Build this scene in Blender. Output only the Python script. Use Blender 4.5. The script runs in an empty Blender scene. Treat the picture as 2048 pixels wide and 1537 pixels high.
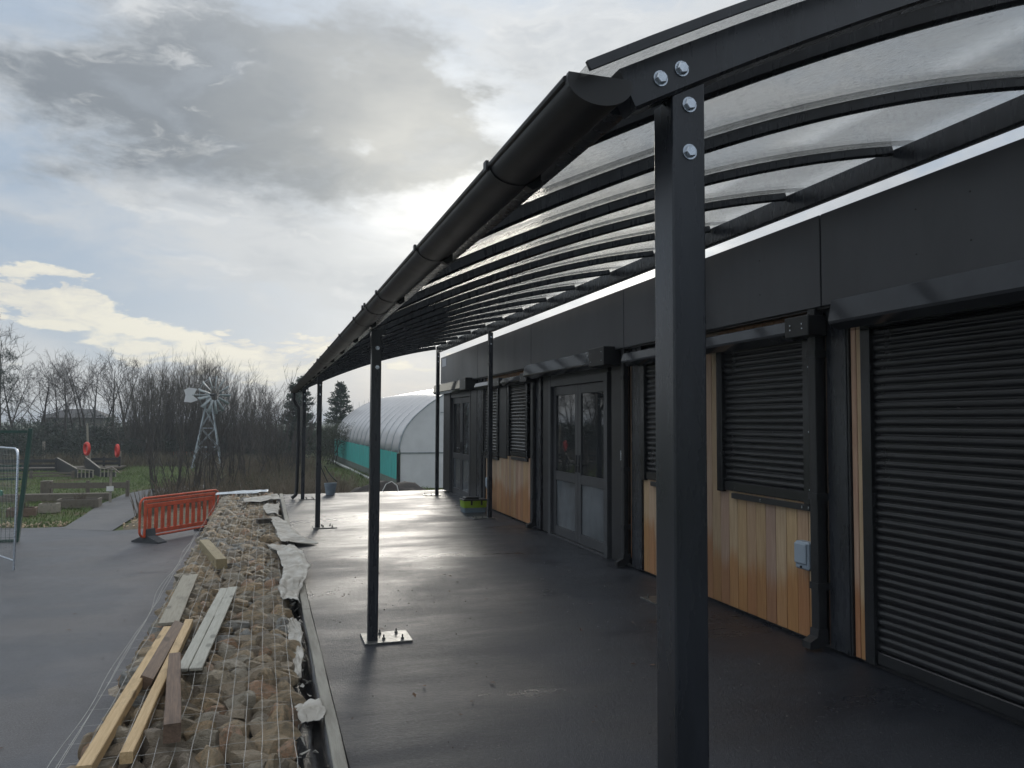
import bpy, bmesh, math, random
from mathutils import Vector, Matrix, noise as mnoise
R = math.radians
sc = bpy.context.scene
col = sc.collection

# ------------------------------------------------------------------ camera
cam = bpy.data.objects.new('camera', bpy.data.cameras.new('camera'))
col.objects.link(cam)
cam.data.sensor_width = 36.0
cam.data.lens = 36.0 * 1540.0 / 2048.0
cam.data.clip_start = 0.05
cam.data.clip_end = 3000
cam.matrix_world = Matrix.Translation((0, 0, 1.7)) @ Matrix.Rotation(R(-17.07), 4, 'Z') @ Matrix.Rotation(R(92.80), 4, 'X') @ Matrix.Rotation(R(0.25), 4, 'Z')
sc.camera = cam

# ------------------------------------------------------------------ view
sc.view_settings.view_transform = 'Standard'
sc.view_settings.look = 'None'
sc.view_settings.exposure = 0.14
sc.view_settings.gamma = 1.0
sc.view_settings.use_curve_mapping = False
sc.render.engine = 'CYCLES'
sc.cycles.max_bounces = 8
sc.cycles.transparent_max_bounces = 24
sc.cycles.use_denoising = True
sc.cycles.caustics_reflective = False
sc.cycles.caustics_refractive = False

# ------------------------------------------------------------------ sun and sky
SUN_AZ, SUN_EL = 12.2, 16.5
sun = bpy.data.objects.new('sun', bpy.data.lights.new('sun', 'SUN'))
col.objects.link(sun)
sun.data.energy = 0.7
sun.data.angle = R(14)
sun.data.color = (1.0, 0.94, 0.84)
sd = Vector((math.sin(R(SUN_AZ)) * math.cos(R(SUN_EL)), math.cos(R(SUN_AZ)) * math.cos(R(SUN_EL)), math.sin(R(SUN_EL))))
sun.rotation_euler = (-sd).to_track_quat('-Z', 'Y').to_euler()


class NT:
    """small helper for wiring a node tree"""
    def __init__(s, tree):
        s.t = tree
    def n(s, typ, **kw):
        nd = s.t.nodes.new(typ)
        for k, v in kw.items():
            setattr(nd, k, v)
        return nd
    def put(s, sock, v):
        if v is None:
            return
        if hasattr(v, 'is_linked'):
            s.t.links.new(v, sock)
        else:
            sock.default_value = v
    def m(s, op, a, b=None, c=None, clamp=False):
        nd = s.n('ShaderNodeMath', operation=op, use_clamp=clamp)
        s.put(nd.inputs[0], a); s.put(nd.inputs[1], b); s.put(nd.inputs[2], c)
        return nd.outputs[0]
    def vm(s, op, a, b=None, out=0):
        nd = s.n('ShaderNodeVectorMath', operation=op)
        s.put(nd.inputs[0], a); s.put(nd.inputs[1], b)
        return nd.outputs[out]
    def noise(s, vec, scale, detail=4, rough=0.55, out=0, dist=0.0):
        nd = s.n('ShaderNodeTexNoise')
        s.put(nd.inputs['Vector'], vec)
        nd.inputs['Scale'].default_value = scale
        nd.inputs['Detail'].default_value = detail
        nd.inputs['Roughness'].default_value = rough
        nd.inputs['Distortion'].default_value = dist
        return nd.outputs[out]
    def step(s, v, lo, hi, a=0.0, b=1.0):
        nd = s.n('ShaderNodeMapRange', interpolation_type='SMOOTHSTEP')
        s.put(nd.inputs[0], v)
        for i, x in enumerate((lo, hi, a, b)):
            nd.inputs[1 + i].default_value = x
        return nd.outputs[0]
    def mix(s, f, a, b, blend='MIX'):
        nd = s.n('ShaderNodeMix', data_type='RGBA', blend_type=blend)
        s.put(nd.inputs[0], f); s.put(nd.inputs[6], a); s.put(nd.inputs[7], b)
        return nd.outputs[2]


def c4(c):
    return (c[0], c[1], c[2], 1.0)


world = bpy.data.worlds.new('World')
sc.world = world
world.use_nodes = True
W = NT(world.node_tree)
world.node_tree.nodes.clear()
wout = W.n('ShaderNodeOutputWorld')
wbg = W.n('ShaderNodeBackground')
wbg.inputs['Strength'].default_value = 0.1
world.node_tree.links.new(wbg.outputs[0], wout.inputs[0])
nish = W.n('ShaderNodeTexSky', sky_type='NISHITA')
nish.sun_disc = False
nish.sun_elevation = R(SUN_EL)
nish.sun_rotation = R(SUN_AZ)
tc = W.n('ShaderNodeTexCoord')
D = tc.outputs['Generated']
sep = W.n('ShaderNodeSeparateXYZ')
W.put(sep.inputs[0], D)
dx, dy, dz = sep.outputs
DV = W.vm('MULTIPLY', D, (1.0, 1.0, 2.3))
warp = W.vm('SUBTRACT', W.noise(DV, 2.6, 5, 0.6, out=1), (0.5, 0.5, 0.5))
DW = W.vm('ADD', DV, W.vm('MULTIPLY', warp, (0.30, 0.30, 0.30)))
az0 = W.m('MULTIPLY', W.m('ARCTAN2', dx, dy), 57.2958)
el0 = W.m('MULTIPLY', W.m('ARCSINE', dz), 57.2958)
wsep = W.n('ShaderNodeSeparateXYZ')
W.put(wsep.inputs[0], W.vm('SUBTRACT', W.noise(DV, 5.5, 6, 0.62, out=1), (0.5, 0.5, 0.5)))
az = W.m('ADD', az0, W.m('MULTIPLY', wsep.outputs[0], 22.0))
el = W.m('ADD', el0, W.m('MULTIPLY', wsep.outputs[1], 13.0))


def blob(a0, e0, sa, se, tilt=0.0, A=None, E=None):
    a = W.m('SUBTRACT', A or az, a0)
    e = W.m('SUBTRACT', E or el, e0)
    e = W.m('ADD', e, W.m('MULTIPLY', a, tilt))
    q = W.m('ADD', W.m('POWER', W.m('ABSOLUTE', W.m('DIVIDE', a, sa)), 2.0), W.m('POWER', W.m('ABSOLUTE', W.m('DIVIDE', e, se)), 2.0))
    return W.m('EXPONENT', W.m('MULTIPLY', q, -1.0))


def add(*xs):
    r = xs[0]
    for x in xs[1:]:
        r = W.m('ADD', r, x)
    return r


n1 = W.noise(DW, 3.2, 8, 0.56)
n2 = W.noise(DW, 6.5, 9, 0.58)
n3 = W.noise(W.vm('MULTIPLY', DW, (1.0, 1.0, 1.6)), 11.0, 9, 0.6)
K = 10.0
def kc(r, g, b):
    return (r * K, g * K, b * K, 1.0)
# thin veil over blue-grey gaps, a third of the clear sky showing through the gaps
gap = W.mix(0.08, kc(0.335, 0.42, 0.53), nish.outputs[0])
skyc = W.mix(W.step(n1, 0.40, 0.62), gap, kc(0.575, 0.60, 0.62))
# heavy grey cloud
darkm = W.m('MULTIPLY', add(blob(1.0, 23.0, 11.5, 6.2, 0.16), W.m('MULTIPLY', blob(-10.5, 20.5, 7.0, 4.4, 0.1), 0.75), W.m('MULTIPLY', blob(10.0, 22.0, 3.6, 4.6, -0.2), 0.85),
                       W.m('MULTIPLY', blob(46.0, 24.0, 16.0, 9.0), 0.3)), W.step(n2, 0.22, 0.62, 0.35, 1.25))
skyc = W.mix(W.step(darkm, 0.05, 0.72), skyc, kc(0.222, 0.252, 0.285))
darkc = W.m('MULTIPLY', W.step(n2, 0.50, 0.68), W.step(el, 9, 14))
skyc = W.mix(W.m('MULTIPLY', darkc, 0.45), skyc, kc(0.33, 0.37, 0.42))
# bright broken edges inside the cloud
brite = W.m('MULTIPLY', W.step(n3, 0.54, 0.70), W.step(n1, 0.44, 0.56))
skyc = W.mix(W.m('MULTIPLY', brite, 0.40), skyc, kc(0.74, 0.75, 0.75))
# an overcast sky is brightest overhead
skyc = W.mix(W.m('MULTIPLY', W.step(dz, 0.30, 0.95), 0.8), skyc, kc(1.05, 1.08, 1.12))
# pale low cloud with sunlit tops
low = W.step(W.m('MULTIPLY', add(blob(-13.2, 7.6, 5.5, 1.5, 0.22), W.m('MULTIPLY', blob(-4.0, 4.6, 6.0, 1.0, 0.1), 0.8), W.m('MULTIPLY', blob(9.0, 4.6, 5.0, 1.1), 0.8),
                                 W.m('MULTIPLY', blob(-6.0, 3.4, 14.0, 1.0), 0.6), W.m('MULTIPLY', blob(60.0, 6.0, 40.0, 2.5), 0.5), W.m('MULTIPLY', blob(-80.0, 6.0, 45.0, 3.0), 0.6)), W.step(n3, 0.36, 0.60, 0.0, 1.45)), 0.36, 0.80)
skyc = W.mix(W.m('MULTIPLY', low, 0.78), skyc, W.mix(W.step(n3, 0.40, 0.64), kc(0.62, 0.61, 0.58), kc(0.88, 0.83, 0.68)))
# brighter, yellower air near the horizon
skyc = W.mix(W.m('MULTIPLY', W.m('EXPONENT', W.m('MULTIPLY', W.m('MAXIMUM', el0, 0.0), -0.25)), 0.45), skyc, kc(0.70, 0.71, 0.67))
# the veiled sun behind thin cloud
cosang = W.vm('DOT_PRODUCT', D, tuple(sd), out=1)
ang = W.m('MULTIPLY', W.m('ARCCOSINE', W.m('MINIMUM', cosang, 1.0)), 57.2958)
g1 = W.m('EXPONENT', W.m('MULTIPLY', W.m('POWER', W.m('DIVIDE', ang, 7.0), 2.0), -1.0))
g2 = W.m('EXPONENT', W.m('MULTIPLY', W.m('POWER', W.m('DIVIDE', ang, 16.0), 2.0), -1.0))
gl = add(W.m('MULTIPLY', g1, W.step(n2, 0.2, 0.6, 0.42, 0.20)), W.m('MULTIPLY', g2, W.step(n1, 0.3, 0.62, 0.30, 0.10)),
           W.m('MULTIPLY', blob(23.5, 13.0, 6.0, 4.2), W.step(n2, 0.25, 0.62, 1.25, 0.75)))
skyc = W.mix(1.0, skyc, W.mix(gl, (0, 0, 0, 1), kc(1.0, 0.93, 0.77)), 'ADD')
W.put(wbg.inputs['Color'], skyc)


# ------------------------------------------------------------------ mesh helpers
class MB:
    def __init__(s):
        s.v = []; s.f = []
    def face(s, pts):
        i = len(s.v); s.v += [tuple(p) for p in pts]; s.f.append(tuple(range(i, i + len(pts)))); return s
    def add(s, v, f):
        i = len(s.v); s.v += [tuple(p) for p in v]; s.f += [tuple(k + i for k in q) for q in f]; return s
    def box(s, x0, y0, z0, x1, y1, z1, b=0.0):
        if b <= 0:
            v = [(x, y, z) for x in (x0, x1) for y in (y0, y1) for z in (z0, z1)]
            return s.add(v, [(0, 1, 3, 2), (4, 6, 7, 5), (0, 4, 5, 1), (2, 3, 7, 6), (0, 2, 6, 4), (1, 5, 7, 3)])
        lo = (x0, y0, z0); hi = (x1, y1, z1)
        v = []; idx = {}
        for cx in (0, 1):
            for cy in (0, 1):
                for cz in (0, 1):
                    c = (cx, cy, cz)
                    for a in range(3):
                        p = [hi[k] if c[k] else lo[k] for k in range(3)]
                        for k in range(3):
                            if k != a:
                                p[k] += -b if c[k] else b
                        idx[(c, a)] = len(v); v.append(tuple(p))
        f = []
        for a in range(3):
            o = [k for k in range(3) if k != a]
            for sgn in (0, 1):
                q = []
                for (p, r) in ((0, 0), (1, 0), (1, 1), (0, 1)):
                    c = [0, 0, 0]; c[a] = sgn; c[o[0]] = p; c[o[1]] = r
                    q.append(idx[(tuple(c), a)])
                f.append(tuple(q))
            for p in (0, 1):
                for r in (0, 1):
                    c0 = [0, 0, 0]; c0[o[0]] = p; c0[o[1]] = r; c1 = list(c0); c1[a] = 1
                    c0 = tuple(c0); c1 = tuple(c1)
                    f.append((idx[(c0, o[0])], idx[(c1, o[0])], idx[(c1, o[1])], idx[(c0, o[1])]))
        for cx in (0, 1):
            for cy in (0, 1):
                for cz in (0, 1):
                    c = (cx, cy, cz); f.append((idx[(c, 0)], idx[(c, 1)], idx[(c, 2)]))
        return s.add(v, f)
    def prism(s, axis, a, b, pts, cap=True):
        def P(t, u, w):
            return {'x': (t, u, w), 'y': (u, t, w), 'z': (u, w, t)}[axis]
        n = len(pts)
        v = [P(a, *p) for p in pts] + [P(b, *p) for p in pts]
        f = [(i, (i + 1) % n, n + (i + 1) % n, n + i) for i in range(n)]
        if cap:
            f += [tuple(range(n))[::-1], tuple(range(n, 2 * n))]
        return s.add(v, f)
    def tube(s, path, r, n=6, cap=True):
        path = [Vector(p) for p in path]
        rr = r if isinstance(r, (list, tuple)) else [r] * len(path)
        v = []; f = []
        prev = None
        for i, p in enumerate(path):
            t = (path[min(i + 1, len(path) - 1)] - path[max(i - 1, 0)])
            if t.length < 1e-9:
                t = Vector((0, 0, 1))
            t.normalize()
            if prev is None:
                u = t.orthogonal().normalized()
            else:
                u = (prev - t * prev.dot(t))
                u = u.normalized() if u.length > 1e-6 else t.orthogonal().normalized()
            prev = u; w = t.cross(u)
            for k in range(n):
                a = 2 * math.pi * k / n
                v.append(p + (u * math.cos(a) + w * math.sin(a)) * rr[i])
        for i in range(len(path) - 1):
            for k in range(n):
                f.append((i * n + k, i * n + (k + 1) % n, (i + 1) * n + (k + 1) % n, (i + 1) * n + k))
        if cap:
            f += [tuple(range(n))[::-1], tuple(range((len(path) - 1) * n, len(path) * n))]
        return s.add(v, f)
    def sweep(s, rings, cap=True, closed=True):
        n = len(rings[0]); v = [p for r in rings for p in r]; f = []
        for i in range(len(rings) - 1):
            for k in range(n if closed else n - 1):
                f.append((i * n + k, i * n + (k + 1) % n, (i + 1) * n + (k + 1) % n, (i + 1) * n + k))
        if cap and closed:
            f += [tuple(range(n))[::-1], tuple(range((len(rings) - 1) * n, len(rings) * n))]
        return s.add(v, f)
    def xf(s, M):
        s.v = [tuple(M @ Vector(p)) for p in s.v]; return s
    def mesh(s, name, mat, smooth=None, fix=True):
        me = bpy.data.meshes.new(name)
        me.from_pydata(s.v, [], s.f)
        if fix:
            bm = bmesh.new(); bm.from_mesh(me)
            bmesh.ops.recalc_face_normals(bm, faces=bm.faces)
            bm.to_mesh(me); bm.free()
        if mat:
            me.materials.append(mat)
        if smooth is not None:
            me.shade_smooth()
            me.set_sharp_from_angle(angle=R(smooth))
        me.update()
        return me
    def build(s, name, mat, parent=None, smooth=None, fix=True, loc=None):
        return link(name, s.mesh(name, mat, smooth, fix), parent, loc)


def link(name, me, parent=None, loc=None, rot=None, scale=None):
    o = bpy.data.objects.new(name, me)
    col.objects.link(o)
    if parent: o.parent = parent
    if loc is not None: o.location = loc
    if rot is not None: o.rotation_euler = rot
    if scale is not None: o.scale = scale
    return o


def tag(o, label=None, cat=None, group=None, kind=None):
    if label: o['label'] = label
    if cat: o['category'] = cat
    if group: o['group'] = group
    if kind: o['kind'] = kind
    return o


def empty(name, loc=(0, 0, 0), rz=0.0, label=None, cat=None, group=None):
    o = bpy.data.objects.new(name, None)
    o.empty_display_size = 0.2
    col.objects.link(o)
    o.location = loc; o.rotation_euler = (0, 0, rz)
    return tag(o, label, cat, group)


def kids(o):
    return [c for c in bpy.data.objects if c.parent == o]


def copy_tree(o, loc=None, rz=None, scale=None, label=None, parent=None):
    c = o.copy(); col.objects.link(c)
    if parent: c.parent = parent
    if loc is not None: c.location = loc
    if rz is not None: c.rotation_euler = (o.rotation_euler[0], o.rotation_euler[1], rz)
    if scale is not None: c.scale = scale
    if label: c['label'] = label
    for ch in kids(o):
        copy_tree(ch, parent=c)
    return c


def rrect(x0, y0, x1, y1, r, n=3):
    pts = []
    for (cx, cy, a0) in ((x1 - r, y1 - r, 0), (x0 + r, y1 - r, 90), (x0 + r, y0 + r, 180), (x1 - r, y0 + r, 270)):
        for k in range(n + 1):
            a = R(a0 + 90.0 * k / n)
            pts.append((cx + r * math.cos(a), cy + r * math.sin(a)))
    return pts


# ------------------------------------------------------------------ materials
def pbr(name, colr, rough=0.5, metal=0.0, var=0.0, vs=4.0, rand=0.0, bump=0.0, bs=60.0, spec=0.5, col2=None, stretch=(1, 1, 1), rvar=0.0, trans=0.0):
    m = bpy.data.materials.new(name)
    m.use_nodes = True
    T = NT(m.node_tree)
    b = m.node_tree.nodes['Principled BSDF']
    tcn = T.n('ShaderNodeTexCoord')
    vec = tcn.outputs['Object']
    if stretch != (1, 1, 1):
        vec = T.vm('MULTIPLY', vec, stretch)
    oi = T.n('ShaderNodeObjectInfo')
    if rand or var:
        vec = T.vm('ADD', vec, T.vm('MULTIPLY', oi.outputs['Location'], (0.37, 0.51, 0.23)))
    c = c4(colr)
    if col2 is not None or var:
        nz = T.noise(vec, vs, 6, 0.6)
        c2 = c4(col2) if col2 is not None else c4([x * (1 - var) for x in colr])
        c1 = c if col2 is not None else c4([x * (1 + var) for x in colr])
        c = T.mix(T.step(nz, 0.3, 0.7), c1, c2)
    if rand:
        hv = T.n('ShaderNodeHueSaturation')
        T.put(hv.inputs['Color'], c)
        T.put(hv.inputs['Value'], T.m('ADD', T.m('MULTIPLY', oi.outputs['Random'], 2 * rand), 1 - rand))
        T.put(hv.inputs['Hue'], T.m('ADD', T.m('MULTIPLY', T.m('FRACT', T.m('MULTIPLY', oi.outputs['Random'], 7.3)), 0.03), 0.485))
        c = hv.outputs[0]
    T.put(b.inputs['Base Color'], c)
    b.inputs['Metallic'].default_value = metal
    b.inputs['Specular IOR Level'].default_value = spec
    if rvar:
        T.put(b.inputs['Roughness'], T.m('ADD', T.m('MULTIPLY', T.noise(vec, vs * 1.7, 5, 0.6), 2 * rvar), rough - rvar))
    else:
        b.inputs['Roughness'].default_value = rough
    if bump:
        bn = T.n('ShaderNodeBump')
        bn.inputs['Strength'].default_value = bump
        bn.inputs['Distance'].default_value = 0.01
        T.put(bn.inputs['Height'], T.noise(vec, bs, 6, 0.6))
        m.node_tree.links.new(bn.outputs[0], b.inputs['Normal'])
    return m


M = {}
M['frame'] = pbr('anthracite_powder_coat', (0.020, 0.023, 0.029), 0.28, var=0.30, vs=3, bump=0.05, bs=160, rvar=0.11, stretch=(3, 3, 0.6))
M['gutter'] = pbr('black_gutter_plastic', (0.015, 0.016, 0.018), 0.46, var=0.25, vs=6, rvar=0.08)
M['fascia'] = pbr('anthracite_panel', (0.066, 0.070, 0.079), 0.40, var=0.14, vs=1.6, rvar=0.07, stretch=(1, 1, 0.3))
M['black'] = pbr('black_trim', (0.015, 0.016, 0.018), 0.36, var=0.2, vs=5, rvar=0.08)
M['shutter'] = pbr('shutter_slat_coat', (0.013, 0.014, 0.016), 0.24, var=0.3, vs=3, rvar=0.09)
M['housing'] = pbr('shutter_housing_coat', (0.055, 0.059, 0.067), 0.10, var=0.12, vs=3, rvar=0.04)
M['doorframe'] = pbr('door_frame_coat', (0.055, 0.058, 0.064), 0.36, var=0.1, vs=4)
M['glass'] = pbr('dark_door_glass', (0.022, 0.025, 0.028), 0.02, var=0.2, vs=2, spec=0.8)
M['sheen_film'] = pbr('pale_reflection_glass', (0.105, 0.120, 0.132), 0.08, var=0.3, vs=3, rvar=0.04, spec=0.9, stretch=(1, 1, 0.5))  # lower panes: pale reflection of sky and terrace put into the base colour
M['galv'] = pbr('zinc_plated_steel', (0.55, 0.60, 0.66), 0.28, metal=0.9, var=0.15, vs=40, rvar=0.1)
M['plate'] = pbr('wet_galvanised_plate', (0.17, 0.175, 0.17), 0.38, metal=0.7, var=0.4, vs=25, rvar=0.14)
M['wire'] = pbr('galvanised_wire', (0.46, 0.46, 0.44), 0.45, metal=0.6, var=0.2, vs=9)
M['socket'] = pbr('grey_socket_plastic', (0.30, 0.36, 0.43), 0.42, var=0.05)
M['paper'] = pbr('white_print_label', (0.5, 0.52, 0.56), 0.6, var=0.05)
def stonemat():
    m = bpy.data.materials.new('quarry_stone'); m.use_nodes = True
    T = NT(m.node_tree); b = m.node_tree.nodes['Principled BSDF']
    P = T.n('ShaderNodeTexCoord').outputs['Object']; oi = T.n('ShaderNodeObjectInfo')
    at = T.n('ShaderNodeAttribute', attribute_name='tone')
    rnd = T.m('FRACT', T.m('ADD', oi.outputs['Random'], at.outputs['Fac']))
    big_ = T.m('ADD', 1.0, T.m('MULTIPLY', T.m('GREATER_THAN', at.outputs['Fac'], 0.001), 7.0))
    sv = T.n('ShaderNodeVectorMath', operation='SCALE'); T.put(sv.inputs[0], P); T.put(sv.inputs['Scale'], big_)
    vec = T.vm('ADD', sv.outputs[0], T.vm('MULTIPLY', oi.outputs['Location'], (3.7, 5.1, 2.3)))
    cr = T.n('ShaderNodeValToRGB'); cr.color_ramp.interpolation = 'CONSTANT'
    T.put(cr.inputs[0], rnd)
    cols = ((0.0, (0.613, 0.464, 0.293)), (0.24, (0.487, 0.388, 0.272)), (0.42, (0.702, 0.507, 0.301)), (0.55, (0.387, 0.323, 0.252)), (0.68, (0.544, 0.486, 0.383)), (0.80, (0.454, 0.464, 0.453)), (0.87, (0.635, 0.388, 0.241)), (0.94, (0.771, 0.668, 0.504)))
    el = cr.color_ramp.elements
    el[0].position = 0.0; el[0].color = c4(cols[0][1]); el[1].position = cols[1][0]; el[1].color = c4(cols[1][1])
    for p_, c_ in cols[2:]:
        e = el.new(p_); e.color = c4(c_)
    nz = T.noise(vec, 2.2, 7, 0.65); nf = T.noise(T.vm('MULTIPLY', vec, (1, 1, 3.0)), 5.0, 6, 0.7)
    c = T.mix(T.step(nz, 0.42, 0.68), cr.outputs[0], (0.27, 0.225, 0.155, 1))
    c = T.mix(T.m('MULTIPLY', T.step(nf, 0.45, 0.7), 0.55), c, (0.48, 0.42, 0.32, 1))
    T.put(b.inputs['Base Color'], c)
    T.put(b.inputs['Roughness'], T.m('ADD', T.m('MULTIPLY', nz, 0.5), 0.28))
    bn = T.n('ShaderNodeBump'); bn.inputs['Strength'].default_value = 0.8; bn.inputs['Distance'].default_value = 0.09
    T.put(bn.inputs['Height'], T.m('ADD', nf, T.noise(vec, 17, 4, 0.7)))
    m.node_tree.links.new(bn.outputs[0], b.inputs['Normal'])
    return m
M['stone'] = stonemat()
M['rubble'] = pbr('rubble_fill', (0.07, 0.062, 0.052), 0.85, var=0.5, vs=14, bump=0.8, bs=25)
M['liner'] = pbr('black_polythene_liner', (0.012, 0.012, 0.014), 0.22, var=0.3, vs=12, bump=0.5, bs=22)
M['geo'] = pbr('white_geotextile', (0.60, 0.59, 0.55), 0.85, col2=(0.36, 0.34, 0.30), vs=6, bump=0.5, bs=30)
M['polythene'] = pbr('pale_polythene', (0.55, 0.60, 0.64), 0.3, var=0.25, vs=14)
M['edging'] = pbr('pale_edging_board', (0.36, 0.35, 0.31), 0.75, col2=(0.24, 0.23, 0.20), vs=5, bump=0.3, bs=50, stretch=(4, 0.5, 4))
def timber(name, a, b, rough=0.65):
    m = bpy.data.materials.new(name); m.use_nodes = True
    T = NT(m.node_tree); bs = m.node_tree.nodes['Principled BSDF']
    P = T.n('ShaderNodeTexCoord').outputs['Object']; oi = T.n('ShaderNodeObjectInfo')
    vec = T.vm('ADD', P, T.vm('MULTIPLY', oi.outputs['Location'], (0.7, 3.1, 1.3)))
    grain = T.noise(T.vm('MULTIPLY', vec, (16, 0.8, 16)), 5.0, 7, 0.65, dist=0.7)
    dirt = T.noise(T.vm('MULTIPLY', vec, (3, 1.0, 3)), 3.2, 7, 0.68)
    vo = T.n('ShaderNodeTexVoronoi', feature='F1'); T.put(vo.inputs['Vector'], T.vm('MULTIPLY', vec, (7.0, 2.6, 7.0))); vo.inputs['Scale'].default_value = 1.0
    knot = T.step(vo.outputs['Distance'], 0.10, 0.20, 1.0, 0.0)
    c = T.mix(T.step(grain, 0.3, 0.7), c4(a), c4(b))
    c = T.mix(T.m('MULTIPLY', T.step(dirt, 0.50, 0.72), 0.55), c, c4([x * 0.42 for x in b]))
    c = T.mix(T.m('MULTIPLY', knot, 0.7), c, c4([x * 0.35 for x in b]))
    T.put(bs.inputs['Base Color'], c); bs.inputs['Roughness'].default_value = rough
    bn = T.n('ShaderNodeBump'); bn.inputs['Strength'].default_value = 0.4; bn.inputs['Distance'].default_value = 0.006
    T.put(bn.inputs['Height'], grain)
    m.node_tree.links.new(bn.outputs[0], bs.inputs['Normal'])
    return m
M['pine'] = timber('new_pine', (0.62, 0.46, 0.26), (0.47, 0.33, 0.17))
M['weathered'] = timber('weathered_board', (0.34, 0.32, 0.26), (0.25, 0.23, 0.18))
M['greyboard'] = timber('grey_board', (0.46, 0.46, 0.41), (0.36, 0.36, 0.31))
M['brown'] = timber('brown_stained_timber', (0.20, 0.135, 0.095), (0.11, 0.075, 0.055))
M['treated'] = timber('treated_timber', (0.34, 0.28, 0.16), (0.24, 0.20, 0.12))
M['fencewood'] = timber('old_fence_wood', (0.17, 0.145, 0.11), (0.10, 0.088, 0.07))
M['blackwood'] = timber('black_stained_wood', (0.022, 0.023, 0.025), (0.035, 0.035, 0.035), 0.5)
M['palewood'] = timber('pale_dry_wood', (0.36, 0.33, 0.27), (0.24, 0.22, 0.18))
M['orange'] = pbr('orange_barrier_plastic', (0.54, 0.088, 0.034), 0.48, var=0.2, vs=6, rvar=0.08)
M['rubber'] = pbr('recycled_rubber', (0.05, 0.055, 0.06), 0.75, var=0.2, vs=9, bump=0.3)
M['red'] = pbr('red_lifebuoy', (0.62, 0.035, 0.02), 0.4, var=0.08)
M['white'] = pbr('white_paint', (0.72, 0.72, 0.70), 0.5, var=0.06)
M['greenpaint'] = pbr('dark_green_paint', (0.012, 0.055, 0.040), 0.4, var=0.15)
M['greenbox'] = pbr('green_plastic', (0.02, 0.20, 0.13), 0.45, var=0.1)
M['millsteel'] = pbr('windpump_steel', (0.30, 0.34, 0.36), 0.4, metal=0.6, var=0.15, vs=5)
M['millblade'] = pbr('windpump_blade', (0.30, 0.34, 0.35), 0.5, metal=0.2, var=0.15, vs=5)
M['lime'] = pbr('lime_plastic', (0.21, 0.33, 0.022), 0.5, var=0.15)
M['bluegrey'] = pbr('blue_grey_plastic', (0.13, 0.18, 0.22), 0.5, var=0.06)
M['tubgrey'] = pbr('pale_grey_plastic', (0.27, 0.33, 0.38), 0.45, var=0.15)
M['soil'] = pbr('dark_wet_soil', (0.022, 0.018, 0.015), 0.8, var=0.4, vs=9, bump=0.9, bs=18)
M['tunnelnet'] = pbr('teal_side_net', (0.06, 0.43, 0.40), 0.7, var=0.14, vs=5, stretch=(1, 1, 0.3))
M['tunnelbase'] = pbr('tunnel_base_board', (0.16, 0.19, 0.165), 0.7, var=0.12, vs=3)
M['endsheet'] = pbr('tunnel_end_sheet', (0.62, 0.63, 0.65), 0.5, var=0.06, vs=2)
M['kerb'] = pbr('pale_kerb', (0.48, 0.49, 0.47), 0.7, var=0.2, vs=5)
M['rooftile'] = pbr('dark_roof_tile', (0.06, 0.06, 0.06), 0.7, var=0.2, vs=8)
M['render'] = pbr('house_render', (0.16, 0.15, 0.13), 0.8, var=0.1)
M['bark'] = pbr('grey_brown_bark', (0.060, 0.052, 0.043), 0.85, var=0.3, vs=4)
M['twig'] = pbr('twig_bark', (0.080, 0.072, 0.066), 0.85, var=0.25, vs=2, rand=0.2)
M['willow'] = pbr('willow_bark', (0.092, 0.084, 0.068), 0.8, var=0.3, vs=2, rand=0.15)
def leafmat(name, c, rand=0.2):
    m = pbr(name, c, 0.6, var=0.35, vs=1.3, rand=rand, spec=0.3)
    return m
M['evergreen'] = leafmat('evergreen_leaf', (0.050, 0.064, 0.048))
M['needles'] = leafmat('conifer_needle', (0.034, 0.055, 0.036))
M['ivy'] = leafmat('bramble_leaf', (0.050, 0.060, 0.030))
M['drygrass'] = leafmat('dry_reed', (0.150, 0.126, 0.088), 0.2)
M['grassblade'] = leafmat('grass_blade', (0.105, 0.150, 0.042), 0.2)
M['deadleaf'] = leafmat('dead_leaf', (0.10, 0.065, 0.04))


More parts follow.
